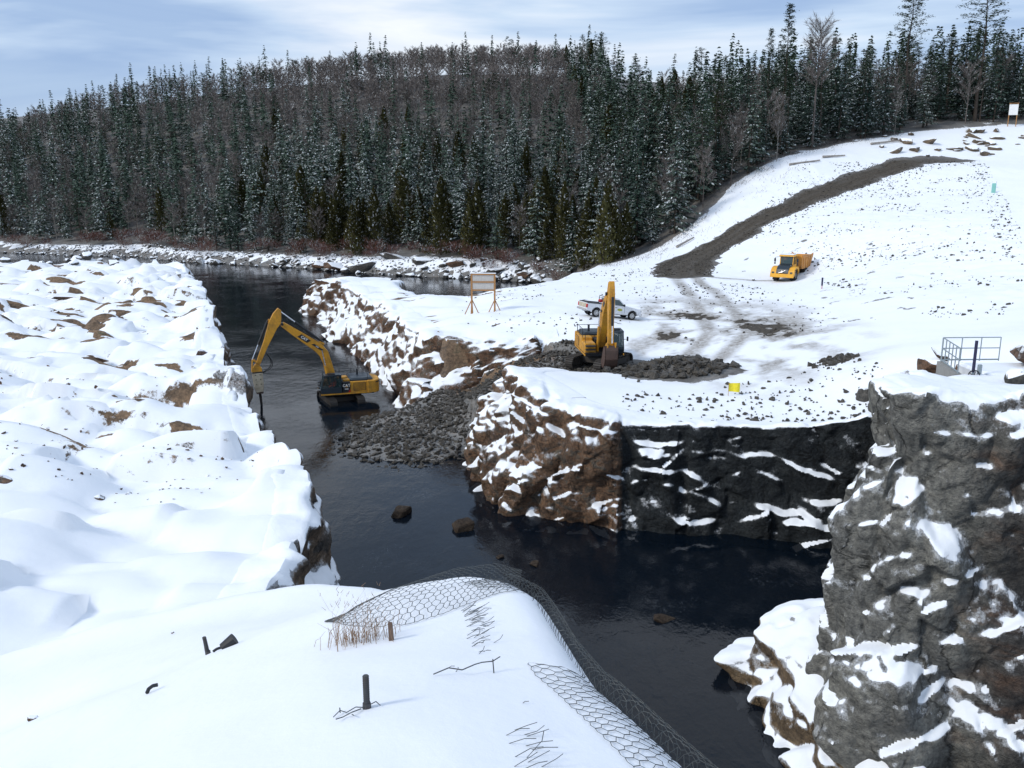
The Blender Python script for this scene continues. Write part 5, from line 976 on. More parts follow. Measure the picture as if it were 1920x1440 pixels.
# ------------------------------------------------------------------ articulated hauler (forward = +x)
def hauler():
    x0, y0 = 37.2, 118.2; h = head(-.53, -.85); t = thing('dump_truck', 'yellow articulated dump truck parked at the foot of the snowy embankment', 'dump truck', (x0, y0, gz(35, 115.6)), h)
    # tractor: nose at x=+4.6
    R = .78
    for sy in (-1, 1):
        wheel(t, 3.15, R, sy*1.12, R, .62, .36, M_RIM, sy, 18)
        wheel(t, -1.75, R, sy*1.12, R, .62, .36, M_RIM, sy, 18); wheel(t, -3.42, R, sy*1.12, R, .62, .36, M_RIM, sy, 18)
    ch = MB(); ch.box(1.2, 4.3, -.7, .7, .65, 1.15); ch.box(-4.6, .9, -.45, .45, .75, 1.2); ch.cyl((.9, 0, .6), (.9, 0, 1.5), .35, n=14); ch.box(2.9, 3.4, -1.0, 1.0, .62, .95); ch.build('chassis', M_BLK, t)
    nose = [(4.72, .62), (4.80, 1.05), (4.72, 1.32), (4.35, 1.85), (2.2, 2.18), (2.2, 1.25), (2.35, .95)]
    bm = MB(); bm.prism([(4.72, .58), (4.82, .62), (4.82, 1.02), (4.68, 1.08), (4.2, 1.08), (4.2, .75)], -1.5, 1.5); bm.build('bumper', M_YEL2, t, bevel=.05)
    # fenders arched over the front wheels
    for sy in (-1, 1):
        pr = [(4.7, 1.05), (4.55, 1.42), (4.1, 1.78), (3.4, 1.92), (2.5, 1.88), (2.1, 1.5), (2.05, 1.15), (2.25, 1.15)]
        for k in range(7): a = math.pi*(1-k/6); pr.append((3.15+.95*math.cos(a), .85+.85*math.sin(a)))
        pr.append((4.2, 1.0)); f = MB().prism(pr, min(sy*.78, sy*1.5), max(sy*.78, sy*1.5)).build('fender', M_YEL2, t, bevel=.05)
        for k in (0, 1): MB().box(3.8-.5*k, 4.1-.5*k, sy*1.5-.012, sy*1.5+.012, 1.45+.1*k, 1.58+.1*k).build('fender_vent', M_BLK, f)
        MB().box(4.60, 4.72, min(sy*1.0, sy*1.32), max(sy*1.0, sy*1.32), 1.10, 1.30, .03).build('headlight', M_GLS2, f)
    ho = MB(); ho.prism([(4.62, 1.02), (4.70, 1.1), (4.45, 1.62), (3.9, 2.02), (2.4, 2.28), (2.4, 1.2)], -.8, .8); hd = ho.build('hood', M_NAVY, t, bevel=.06)
    gr = MB()
    for i in range(5): gr.box(4.56-.03*i, 4.72-.06*i, -.62, .62, 1.10+i*.08, 1.13+i*.08)
    gr.build('radiator_grille', M_BLK, hd)
    MB().cyl((4.735, -.42, 1.15), (4.60, .42, 1.50), .028, n=6).build('grille_bar', M_CHR, hd); MB().cyl((4.70, 0, 1.32), (4.75, 0, 1.34), .10, n=14).build('badge', M_CHR, hd)
    # cab
    cb = MB(); cx0, cx1, w0 = 1.15, 2.65, .88
    cb.prism([(cx0, 1.25), (cx1+.25, 1.25), (cx1+.22, 2.1), (cx0, 2.1)], -w0, w0); cb.prism([(cx0-.15, 3.2), (cx1+.28, 3.16), (cx1+.22, 3.3), (cx0+.1, 3.42), (cx0-.15, 3.36)], -w0-.1, w0+.1)
    for sy in (-1, 1):
        for a, b in (((cx0+.06, 2.05), (cx0+.0, 3.25)), ((cx1+.18, 2.05), (cx1-.02, 3.25)), ((cx0+.75, 2.05), (cx0+.72, 3.25))): cb.cyl((a[0], sy*(w0-.05), a[1]), (b[0], sy*(w0-.05), b[1]), .06, n=6)
    co = cb.build('cab', M_YEL2, t)
    MB().add([(cx1+.16, -w0+.08, 2.1), (cx1+.16, w0-.08, 2.1), (cx1+.0, w0-.08, 3.2), (cx1+.0, -w0+.08, 3.2)], [(0, 1, 2, 3)]).build('windscreen', M_GLS2, co)
    for sy in (-1, 1):
        y = sy*(w0-.04); MB().add([(cx0+.12, y, 2.1), (cx0+.7, y, 2.1), (cx0+.68, y, 3.18), (cx0+.08, y, 3.18)], [(0, 1, 2, 3)]).build('side_window', M_GLS2, co); MB().add([(cx0+.82, y, 2.1), (cx1+.1, y, 2.1), (cx1-.06, y, 3.18), (cx0+.78, y, 3.18)], [(0, 1, 2, 3)]).build('side_window', M_GLS2, co)
        m = MB().tube([(cx1+.1, sy*w0, 3.1), (cx1+.35, sy*(w0+.55), 3.0), (cx1+.35, sy*(w0+.55), 2.2)], .025, 5); m.box(cx1+.3, cx1+.4, min(sy*(w0+.45), sy*(w0+.68)), max(sy*(w0+.45), sy*(w0+.68)), 2.45, 2.9, .03); m.box(cx1+.3, cx1+.4, min(sy*(w0+.47), sy*(w0+.66)), max(sy*(w0+.47), sy*(w0+.66)), 2.15, 2.38, .03); m.build('mirror', M_BLK, co)
    MB().cyl((cx0+.3, .5, 3.38), (cx0+.3, .5, 3.55), .09, n=10).build('beacon', M_ORG, co)
    sn = MB().box(cx0-.1, cx1+.15, -w0, w0, 3.36, 3.43, .05).build('snow_cap', M_SNOW, co)
    MB().box(.75, 1.12, -.9, .9, 1.2, 2.5, .06).build('air_filter_box', M_BLK, t); MB().cyl((.95, .75, 2.4), (.95, .75, 3.3), .08, n=8).build('exhaust_pipe', M_BLK, t)
    # tipping body
    bl, W = MB(), 1.42; side = [(.75, 1.75), (.62, 3.15), (.2, 3.22), (-4.4, 3.05), (-5.35, 3.18), (-5.3, 2.85), (-3.9, 1.55), (-3.2, 1.35), (.3, 1.4)]
    for sy in (-1, 1): bl.prism(side, min(sy*W, sy*(W-.1)), max(sy*W, sy*(W-.1)))
    bl.prism([(.75, 1.75), (.62, 3.3), (.5, 3.3), (.6, 1.75)], -W, W); bl.prism([(.6, 1.75), (.3, 1.4), (-3.2, 1.35), (-3.9, 1.55), (-5.3, 2.85), (-5.25, 2.95), (-3.85, 1.7), (-3.2, 1.5), (.3, 1.55)], -W+.05, W-.05)
    bo = bl.build('tipping_body', M_ORG, t)
    rib = MB()
    for sy in (-1, 1):
        rib.box(-4.4, .55, min(sy*W, sy*(W+.09)), max(sy*W, sy*(W+.09)), 2.9, 3.04)
        for xx in (-.1, -1.3, -2.5, -3.6): rib.box(xx-.07, xx+.07, min(sy*W, sy*(W+.07)), max(sy*W, sy*(W+.07)), 1.5, 2.9)
    rib.build('body_ribs', M_ORG, bo)
    for sy in (-1, 1): MB().cyl((-.2, sy*.75, 1.0), (-1.4, sy*.75, 1.5), .1, n=8).build('tipping_ram', M_BLK, t)
    return t
hauler()

# ------------------------------------------------------------------ pickup (forward = +x)
def pickup():
    h = head(.94, .34); px, py = 9.35, 84.6; za = gz(px-.94*1.9, py-.34*1.9); zb = gz(px+.94*1.9, py+.34*1.9)
    t = thing('pickup_truck', 'white pickup truck parked on the snow behind the facing excavator', 'pickup truck', (px, py, (za+zb)/2), h); t.rotation_euler = (0, math.atan2(za-zb, 3.8), h)
    W = .98; body = [(-2.95, .62), (-2.98, 1.18), (-2.95, 1.24), (-.75, 1.24), (-.72, 1.22), (1.1, 1.22), (1.2, 1.2), (2.35, 1.12), (2.75, 1.02), (2.85, .78), (2.85, .5)]
    def arch(cx, r=.52): return [(cx+r*math.cos(math.pi*k/8), .42+r*math.sin(math.pi*k/8)) for k in range(9)]
    low = [(2.85, .5), (2.45, .46)]+arch(1.95)+[(1.4, .44), (-1.3, .44)]+arch(-1.88)+[(-2.45, .52), (-2.95, .55)]
    bd = MB().prism(body+low[1:], -W, W).build('body', M_WHT, t, bevel=.05)
    # open bed
    MB().box(-2.86, -.92, -.80, .80, 1.215, 1.255).build('bed_floor', M_BLK, bd)
    rl = MB()
    for y in (-W+.06, W-.06): rl.box(-2.9, -.85, y-.06, y+.06, 1.235, 1.30)
    rl.build('bed_rail', M_BLK, bd)
    MB().box(-2.985, -2.93, -.80, .80, .80, 1.20).build('tailgate', M_CREAM, bd)
    MB().prism([(-3.1, .5), (-3.1, .66), (-2.93, .7), (-2.93, .5)], -.95, .95).build('rear_bumper', M_ALU, bd); MB().prism([(2.84, .42), (3.0, .46), (3.0, .68), (2.84, .72)], -.98, .98).build('front_bumper', M_ALU, bd)
    MB().box(2.80, 2.87, -.6, .6, .74, .98).build('grille', M_BLK, bd)
    for sy in (-1, 1):
        MB().box(-3.0, -2.88, min(sy*.83, sy*1.0), max(sy*.83, sy*1.0), .82, 1.16).build('tail_light', M_RED, bd); MB().box(2.72, 2.86, min(sy*.66, sy*.97), max(sy*.66, sy*.97), .78, .98).build('headlight', M_GLS2, bd)
    # cab
    cabp = [(-.78, 1.22), (-.70, 1.80), (-.55, 1.90), (.28, 1.92), (.42, 1.87), (1.18, 1.22)]
    cb = MB(); n = len(cabp); yb, yt = .93, .76
    vs = [(x, -(yb if z < 1.3 else yt), z) for x, z in cabp]+[(x, (yb if z < 1.3 else yt), z) for x, z in cabp]; cb.add(vs, [tuple(range(n)), tuple(range(2*n-1, n-1, -1))]+[(i, n+i, n+(i+1) % n, (i+1) % n) for i in range(n)]); co = cb.build('cab', M_WHT, t, bevel=.04)
    def yz(z): return yb+(yt-yb)*(z-1.22)/.66+.012
    for sy in (-1, 1):
        for P, nm in (([(-.62, 1.30), (-.12, 1.28), (-.14, 1.78), (-.54, 1.80)], 'side_window'), ([(-.02, 1.28), (1.02, 1.26), (.42, 1.78), (-.04, 1.80)], 'side_window')): MB().add([(x, sy*yz(z), z) for x, z in P], [(0, 1, 2, 3)]).build(nm, M_GLS2, co)
        MB().box(-.12, -.10, sy*W-.006, sy*W+.006, .55, 1.22).build('door_gap', M_BLK, bd); MB().box(1.02, 1.04, sy*W-.006, sy*W+.006, .6, 1.22).build('door_gap', M_BLK, bd); MB().box(.0, .2, sy*W-.0, sy*(W+.03) if sy > 0 else sy*(W+.03), 1.04, 1.08).build('door_handle', M_BLK, bd) if sy > 0 else MB().box(.0, .2, -W-.03, -W, 1.04, 1.08).build('door_handle', M_BLK, bd)
        dc = MB(); dc.add([(.52, sy*(W+.008), .88)]+[(.52+.27*math.cos(2*math.pi*k/20), sy*(W+.008), .88+.13*math.sin(2*math.pi*k/20)) for k in range(20)], [(0, k+1, (k+1) % 20+1) for k in range(20)]); d = dc.build('door_decal', M_GRN, bd)
        MB().box(.30, .74, sy*(W+.012)-.002, sy*(W+.012)+.002, .85, .91).build('decal_stripe', M_GRN2, d)
        MB().box(.85, .95, min(sy*.95, sy*1.2), max(sy*.95, sy*1.2), 1.22, 1.45, .03).build('mirror', M_BLK, co)
        for cx in (1.95, -1.88): wheel(t, cx, .40, sy*.84, .40, .27, .24, M_ALU, sy)
    MB().add([(.50, -.70, 1.84), (.50, .70, 1.84), (1.14, .86, 1.27), (1.14, -.86, 1.27)], [(0, 1, 2, 3)]).build('windscreen', M_GLS2, co); MB().add([(-.775, -.68, 1.34), (-.775, .68, 1.34), (-.725, .62, 1.76), (-.725, -.62, 1.76)], [(0, 1, 2, 3)]).build('rear_window', M_GLS2, co)
    MB().box(-2.6, 2.4, -.7, .7, .36, .55).build('chassis', M_BLK, t)
    rk = MB(); rk.tube([(-.95, -.8, 1.28), (-.95, -.72, 1.95), (-.95, .72, 1.95), (-.95, .8, 1.28)], .035, 6); rk.build('headache_rack', M_BLK, t)
    MB().cyl((-1.2, -.3, 1.5), (-1.2, .1, 1.5), .16, n=10).build('beacon_bar', M_RED, t)
pickup()
# ================================================================== rocks
def hull_rock(seed, sx=1, sy=1, sz=1, n=14):
    r = random.Random(seed); bm = bmesh.new()
    for i in range(n):
        v = Vector((r.gauss(0, 1), r.gauss(0, 1), r.gauss(0, 1))).normalized()*(.78+.3*r.random()); bm.verts.new((v.x*sx*.5, v.y*sy*.5, v.z*sz*.5))
    bmesh.ops.convex_hull(bm, input=bm.verts); dead = [v for v in bm.verts if not v.link_faces]; bmesh.ops.delete(bm, geom=dead, context='VERTS')
    bmesh.ops.triangulate(bm, faces=bm.faces); me = bpy.data.meshes.new('rock'); bm.to_mesh(me); bm.free(); return me
def big_rock(seed, sx=1, sy=1, sz=1):
    """boulder with a chamfered, slightly rough surface"""
    me = hull_rock(seed, sx, sy, sz, 16); bm = bmesh.new(); bm.from_mesh(me); bmesh.ops.dissolve_limit(bm, angle_limit=.2, verts=bm.verts, edges=bm.edges)
    bmesh.ops.bevel(bm, geom=bm.edges[:], offset=.05, segments=1, affect='EDGES', clamp_overlap=True); bmesh.ops.triangulate(bm, faces=bm.faces); bmesh.ops.subdivide_edges(bm, edges=bm.edges, cuts=1, use_grid_fill=True); bmesh.ops.triangulate(bm, faces=bm.faces)
    V = np.array([v.co for v in bm.verts]); D = .05*fbm(V*4, seed, 3)
    for v, d in zip(bm.verts, D): v.co *= 1+d
    bm.to_mesh(me); bm.free(); me.name = 'boulder'; return me
def mats_on(meshes, m):
    out = []
    for me in meshes: c = me.copy(); c.materials.clear(); c.materials.append(m); out.append(c)
    return out
_hr = [hull_rock(40+i, 1, .8+.3*random.random(), .55+.4*random.random()) for i in range(14)]; _br = [big_rock(140+i, 1, .75+.3*random.random(), .6+.3*random.random()) for i in range(10)]
R_RUB = mats_on(_hr, M_RUBBLE); R_BOU = mats_on(_br, M_BOULDER); R_BRN = mats_on(_br, M_BROWNB); R_WET = mats_on(_br, M_WET); R_TAN = mats_on(_br, M_TANB)
def rrot(r): return (r.random()*6.28, r.random()*6.28, r.random()*6.28)
def boulder(me, x, y, z, s, rot, label, group=None, name='boulder', sc=(1, 1, 1)):
    o = bpy.data.objects.new(name, me); COL.objects.link(o); o.location = (x, y, z); o.rotation_euler = rot; o.scale = (s*sc[0], s*sc[1], s*sc[2]); return tag(o, label, 'rock', group)
_hv = []
for me in _hr:
    V = np.array([v.co for v in me.vertices]); F = np.array([p.vertices[:] for p in me.polygons]); _hv.append((V, F))
def scatter(name, pts, sizes, mat, label, cat='stones', parent=None, seed=1, squash=.7):
    r = np.random.default_rng(seed); Vs = []; Fs = []; b = 0
    for (x, y, z), s in zip(pts, sizes):
        V, F = _hv[int(r.integers(0, len(_hv)))]; q = Quaternion(rdir(1, r)[0], r.random()*6.28).to_matrix(); W = (V*np.array([1, .8+.4*r.random(), squash]))@np.array(q).T*s+np.array([x, y, z]); Vs.append(W); Fs.append(F+b); b += len(V)
    o = obj(name, mesh_np(name, np.concatenate(Vs), np.concatenate(Fs)), mat, parent); tag(o, label if parent is None else None, cat if parent is None else None, kind='stuff'); return o

def rubble(label, n_ind, n_all, gen, seed, smin, smax, base):
    r = np.random.default_rng(seed); t = thing('rubble_pile', label, 'rubble', base); P = gen(n_all, r); P = P[np.argsort(P[:, 1])]; z = ground_z(P[:, 0], P[:, 1]); s = smin+(smax-smin)*r.random(len(P))**2.4
    order = np.argsort(-s/P[:, 1]); ind = set(order[:n_ind].tolist()); rest = []; rs = []
    for i in range(len(P)):
        if i in ind:
            o = bpy.data.objects.new('rock', R_RUB[int(r.integers(0, len(R_RUB)))]); COL.objects.link(o); o.parent = t
            o.location = (P[i, 0]-base[0], P[i, 1]-base[1], z[i]+s[i]*.12-base[2]); k = s[i]; o.scale = (k, k, k*.9); o.rotation_euler = (r.normal()*.5, r.normal()*.5, r.random()*6.28)
        else: rest.append((P[i, 0]-base[0], P[i, 1]-base[1], z[i]+s[i]*.10-base[2])); rs.append(s[i]*.8)
    if rest: scatter('loose_rubble', rest, rs, M_RUBBLE, None, parent=t, seed=seed)
    return t
def gen_causeway(n, r):
    a = r.random((n*4, 2))*2-1; P = np.stack([-8.2+a[:, 0]*6.2, 69.5+a[:, 1]*10], 1); q = np.sqrt(((P[:, 0]+8.2)/5.2)**2+((P[:, 1]-69.5)/8.0)**2)+.18*n2(P[:, 0], P[:, 1], 3.5, 6, 3); z = ground_z(P[:, 0], P[:, 1]); m = (q < 1.12) & (z < 2.2) & (z > -.45); return P[m][:n]
def gen_ramp(n, r):
    t = r.random(n*3); pts = np.array([(-8, 70), (-6, 72), (-4.1, 73.2), (-2.2, 72.8), (.7, 73.2), (4, 71.2), (7.2, 68.2), (9, 66)]); u = t*(len(pts)-1); i = np.clip(u.astype(int), 0, len(pts)-2); f = u-i; P = pts[i]*(1-f[:, None])+pts[i+1]*f[:, None]; P = P+r.normal(size=P.shape)*np.array([.8, 1.7]); return P[:n]
def gen_ell(cx, cy, ax, ay):
    def g(n, r):
        a = r.random((n*3, 2))*2-1; m = (a*a).sum(1) < 1; a = a[m][:n]; return np.stack([cx+a[:, 0]*ax*(1+.15*r.normal(size=len(a))), cy+a[:, 1]*ay], 1)
    return g
rubble('grey broken rock spread into the river as a causeway', 290, 3200, gen_causeway, 11, .15, .68, (-8, 69, 0))
rubble('dark broken rock on the ramp leading up to the facing excavator', 260, 2600, gen_ramp, 12, .14, .6, (0, 70, 3))
rubble('heap of grey blasted rock in front and right of the facing excavator', 260, 900, gen_ell(11.8, 64.6, 4.2, 2.9), 13, .25, 1.0, (12, 64.5, 6))
rubble('mound of small grey stones left of the facing excavator', 140, 700, gen_ell(3.6, 75.4, 3.0, 2.0), 14, .14, .5, (3.6, 75.4, 6))
rubble('small heap of broken slate on the snow near the gate', 40, 160, gen_ell(22.8, 61.5, 1.5, 1.6), 15, .2, .7, (22.8, 61.5, 7))

rr = random.Random(5)
# boulders standing in the river
for x, y, s, sz, lab in [(-6.9, 51.8, 2.2, .62, 'wet brown boulder in the river, left of the pair below the headland'), (-2.85, 49.4, 2.6, .6, 'wet brown boulder in the river, right of the pair below the headland'), (7.2, 38.1, 1.3, .5, 'small wet rock in the dark water beside the netted ledge'), (1.2, 44.2, .9, .4, 'low wet rock barely breaking the water below the headland'), (-.6, 45.2, .8, .4, 'low wet rock left of another in the shallows below the headland')]:
    boulder(R_WET[rr.randrange(10)], x, y, .06, s, (0.1, 0.1, rr.random()*6), lab, sc=(1, .8, sz))
# far shore
def far_shore():
    r = random.Random(31); pts = [(-149, 260), (-124, 250), (-106, 246), (-87, 230), (-70, 222), (-50, 211), (-31, 198), (-18.5, 192), (-5, 186), (8, 178)]; cum = [0]
    for a, b in zip(pts[:-1], pts[1:]): cum.append(cum[-1]+math.hypot(b[0]-a[0], b[1]-a[1]))
    def on(s):
        for i in range(len(pts)-1):
            if s <= cum[i+1]: f = (s-cum[i])/(cum[i+1]-cum[i]); a, b = pts[i], pts[i+1]; return a[0]+(b[0]-a[0])*f, a[1]+(b[1]-a[1])*f
        return pts[-1]
    n = 210
    for i in range(n):
        s = cum[-1]*r.random(); x, y = on(s); big = s/cum[-1] > .42; off = abs(r.gauss(0, 1))*3.2+.4; x += off*.45+r.uniform(-1, 1); y += off*.9
        size = (.7+2.6*r.random()**2.2) if big else (.5+1.3*r.random()**2); z = gz(x, y)
        boulder(R_BOU[r.randrange(10)], x, y, max(z, 0)+size*.12, size, (r.gauss(0, .25), r.gauss(0, .25), r.random()*6.28), 'snow-capped boulder among many on the far shore', 'boulders along the far shore')
    P = []; S = []
    for i in range(2600):
        s = cum[-1]*r.random(); x, y = on(s); off = r.random()**1.3*8-.6; x += off*.45+r.uniform(-1, 1); y += off*.9; P.append((x, y, gz(x, y)+.08)); S.append(.25+.75*r.random()**2)
    scatter('shore_stones', P, S, M_BOULDER, 'snow-dusted cobbles along the far water line', 'stones')
    # larger slabs at the foot of the cedars
    for k, (x, y, s, sc) in enumerate([(-34, 204, 7.5, (1.2, .8, .75)), (-41, 208, 6.5, (1.1, .8, .7)), (-27, 203, 6, (1.3, .8, .6)), (-46, 212, 5.5, (1, .8, .6)), (-20, 198, 5, (1.2, .7, .6)), (-12, 194, 5, (1.2, .8, .6)), (-3, 189, 5, (1.3, .8, .55)), (3, 184.5, 4.5, (1, .8, .55))]):
        boulder(R_BRN[k % 10] if k % 2 else R_BOU[k], x, y, gz(x, y)+.3, s, (r.gauss(0, .12), r.gauss(0, .12), r.random()*.6-.3), 'big angular rock slab with snow on top at the foot of the cedars', 'rock slabs below the cedars', sc=sc)
far_shore()
# heap at the far end of the left bank
for k in range(18):
    x = -97+27*(k/17)+rr.uniform(-1.2, 1.2); y = 170.5+rr.uniform(-2.0, 2); s = 1.5+1.6*rr.random(); boulder(R_BOU[k % 10], x, y, gz(x, y)+s*.12, s, (rr.gauss(0, .2), rr.gauss(0, .2), rr.random()*6), 'snow-covered boulder in the heap at the far end of the left bank', 'boulder heap at the far end of the left bank')
# rocks below the gate
for k, (x, y, s, sc, z0) in enumerate([(21.6, 52.6, 2.4, (.5, .7, 1.2), .5), (22.6, 51.8, 2.2, (1, .9, .8), .5), (23.6, 52.6, 2.0, (1, .8, .8), .4), (24.4, 51.4, 2.6, (1.1, .9, .8), .5), (25.4, 52.2, 2.2, (1.1, .8, .7), .5), (24.0, 50.0, 2.2, (1.1, .8, .7), .3), (22.4, 49.6, 1.6, (1, .8, .7), .2), (25.8, 50.6, 2.4, (1, 1, .9), .4), (26.4, 53.6, 1.6, (1, .8, .6), .3), (21.2, 50.2, 1.2, (1, .8, .7), .2), (26.2, 49.2, 2.4, (1, .9, .8), .3), (23.0, 47.6, 1.8, (1, .8, .8), .3), (24.6, 48.2, 1.5, (1, .8, .7), .3)]):
    boulder(R_BRN[k % 10] if k % 3 else R_BOU[k % 10], x, y, gz(x, y)+z0, s, (rr.gauss(0, .3), rr.gauss(0, .3), rr.random()*6), 'broken rock in the jumble left of the gate platform', 'broken rocks left of the gate', sc=sc)
boulder(R_BRN[3], 27.6, 46.6, 11.1, 2.8, (.1, .2, .5), 'large snow-topped brown boulder behind the gate platform at the right edge', sc=(1.2, 1, .7))
boulder(R_BOU[5], 24.6, 42.2, 10.75, 1.5, (.1, .05, .3), 'rounded grey boulder cut by the right edge of the picture in front of the gate', sc=(1, 1, 1))
# hilltop rocks
for k in range(34):
    u = rr.random(); x = 80+38*u; y = 193+18*rr.random()+(x-80)*.08; s = 1.2+3.2*rr.random()**1.6
    boulder(R_TAN[k % 10], x, y, gz(x, y)+s*.08, s, (rr.gauss(0, .2), rr.gauss(0, .2), rr.random()*6), 'brown rock poking through the snow on the hilltop above the haul road', 'hilltop rocks', sc=(1.2, .9, .7))
# stones through thin snow
def stones():
    r = np.random.default_rng(9); n = 15000; x = 34+66*r.random(n); y = 66+124*r.random(n); d, _ = poly_dist(x, y, ROAD); p = .45+1.0*n2(x, y, 7, 81, 3)+.35*np.exp(-((d-5)/4)**2); crest = np.interp(y, [60, 95, 150, 190], [48, 53, 80, 96]); toe = np.interp(y, [60, 80, 115, 190], [34, 33, 38, 40])
    m = (d > 3.6) & (x < crest+1.0) & (x > toe) & (r.random(n) < p*.75) & (y < 78+x*1.9); m |= (np.abs(x-crest) < 1.6) & (r.random(n) < .45) & (y > 85); x, y = x[m], y[m]; z = ground_z(x, y)
    s = .12+.42*r.random(len(x))**3; scatter('embankment_stones', np.stack([x, y, z+.03], 1), s, M_RUBBLE, 'countless dark stones poking through thin snow on the embankment', seed=3)
    n = 1900; x = -6+36*r.random(n); y = 74+66*r.random(n); d, ins, w = river_dist(x, y); p = np.clip(.25+1.3*n2(x, y, 8, 83, 2), .03, 1); m = (r.random(n) < p) & (d > 3); x, y = x[m], y[m]; s = .12+.3*r.random(len(x))**2
    scatter('plateau_stones', np.stack([x, y, ground_z(x, y)+.02], 1), s, M_RUBBLE, 'small dark stones scattered over the snowy plateau', seed=4)
    n = 420; x = 7+17*r.random(n); y = 49.6+10*r.random(n)**1.5+np.clip(x-18, 0, 6)*.3; s = .12+.4*r.random(n)**2.2; m = ~((x < 14) & (y > 57)); x, y, s = x[m], y[m], s[m]; scatter('headland_stones', np.stack([x, y, ground_z(x, y)+.03], 1), s, M_RUBBLE, 'broken dark stones lying in the snow along the headland brink', seed=5)
    n = 2400; y = 44+130*r.random(n)**1.2; xr = np.interp(y, _ly, _lx)-1.5; x = xr-r.random(n)*(.55*y); p = np.clip(.2+1.5*n2(x, y, 10, 85, 2), 0.02, 1); m = r.random(n) < p; x, y = x[m], y[m]; s = .12+.4*r.random(len(x))**2.5*np.clip(y/80, .6, 1.5); scatter('left_bank_stones', np.stack([x, y, ground_z(x, y)+.02], 1), s, M_BROWNB, 'small stones poking through the snow of the left bank', seed=6)
stones()
def clods():
    r = np.random.default_rng(19); n = 2600; t = r.random(n)*(len(ROAD)-1); i = np.clip(t.astype(int), 0, len(ROAD)-2); f = t-i; R_ = np.array(ROAD); P = R_[i]*(1-f[:, None])+R_[i+1]*f[:, None]; side = np.where(r.random(n) < .5, 1, -1)*(3.0+r.normal(size=n)*.7)*np.where(r.random(n) < .3, r.random(n), 1); d = R_[i+1]-R_[i]; d /= np.linalg.norm(d, axis=1)[:, None]; P = P+np.stack([-d[:, 1], d[:, 0]], 1)*side[:, None]; s = .12+.35*r.random(n)**2
    scatter('road_clods', np.stack([P[:, 0], P[:, 1], ground_z(P[:, 0], P[:, 1])+.02], 1), s, M_RUBBLE, 'dark clods and stones along the edges of the haul road', seed=21)
clods()
# bare bed rock where the wind has swept the left bank
def outcrop(x, y, w, l, h, seed, label):
    me = big_rock(seed, 1, 1, 1); me.materials.append(M_BROWNB); boulder(me, x, y, gz(x, y)-h*.12, 1, (.08, .02, -.1+.3*random.random()), label, sc=(w*.8, l, h*.85), name='rock_outcrop')
for k, a in enumerate([(-28.5, 67.2, 6.8, 1.5, .9, 'long rust-brown rock slab bare of snow in the middle of the left bank'), (-31.6, 66.2, 2.4, 1.0, .7, 'short brown slab left of the long bare slab on the left bank'), (-42.6, 77, 4.2, 1.4, 1.2, 'dark pointed outcrop at the left of the left bank'), (-38.4, 79.2, 5.0, 1.4, 1.3, 'mossy grey outcrop beside the dark pointed one on the left bank'), (-28.6, 80.2, 1.6, 1.2, 2.0, 'upright brown rock near the brink of the left bank'), (-40, 94.5, 6.0, 1.4, 1.3, 'tan rock face under a snow lip on the left bank'), (-36.2, 98, 2.6, 1.4, 1.9, 'tan rock face close to the brink of the left bank'), (-58.5, 105, 6, 2.4, 1.7, 'grey broken rocks at the left edge of the bank'), (-58.5, 117, 8, 2, 1.3, 'tan rock step at the upper left of the bank'), (-26.6, 43.5, 2.0, 1.0, 1.0, 'dark rock at the left edge below the hollow in the snow'), (-22, 44.7, 1.3, .6, .4, 'dark flat rock lying in the smooth snow of the left bank')]):
    outcrop(*a[:5], 700+k, a[5])

# ================================================================== site furniture
M_WOOD = painted('raw_timber', (0.42, 0.22, 0.09), 0.75, 0.4, (0.22, 0.14, 0.08), 2.5, spec=.2)
M_PANEL = painted('weathered_panel', (0.52, 0.50, 0.47), 0.7, 0.3, (0.35, 0.32, 0.28), 1.5, spec=.2)
M_GALV = painted('galvanised_steel', (0.34, 0.40, 0.43), 0.45, 0.25, (0.2, 0.22, 0.22), 2.0, metal=.5)
M_CONC = painted('grey_concrete', (0.30, 0.30, 0.29), 0.85, 0.4, (0.17, 0.16, 0.15), 1.2, spec=.2)
M_WIRE = painted('mesh_wire', (0.075, 0.085, 0.088), 0.5, 0.3, (0.05, 0.04, 0.035), 6.0, metal=.4)
M_REBAR = painted('rebar_steel', (0.075, 0.08, 0.085), 0.6, 0.4, (0.12, 0.06, 0.04), 12.0, metal=.3)
M_FLAG = painted('flag_yellow', (0.85, 0.72, 0.04), 0.7, 0.1)
M_TEAL = painted('marker_teal', (0.22, 0.50, 0.45), 0.6, 0.1); M_BLUE = painted('post_dark_blue', (0.02, 0.02, 0.06), 0.5, 0.1); M_PINK = painted('post_pink', (0.6, 0.4, 0.45), 0.6, 0.1)
M_STRAW = painted('dry_grass', (0.30, 0.20, 0.13), 0.8, 0.4, (0.2, 0.1, 0.05), 8.0, spec=.1)

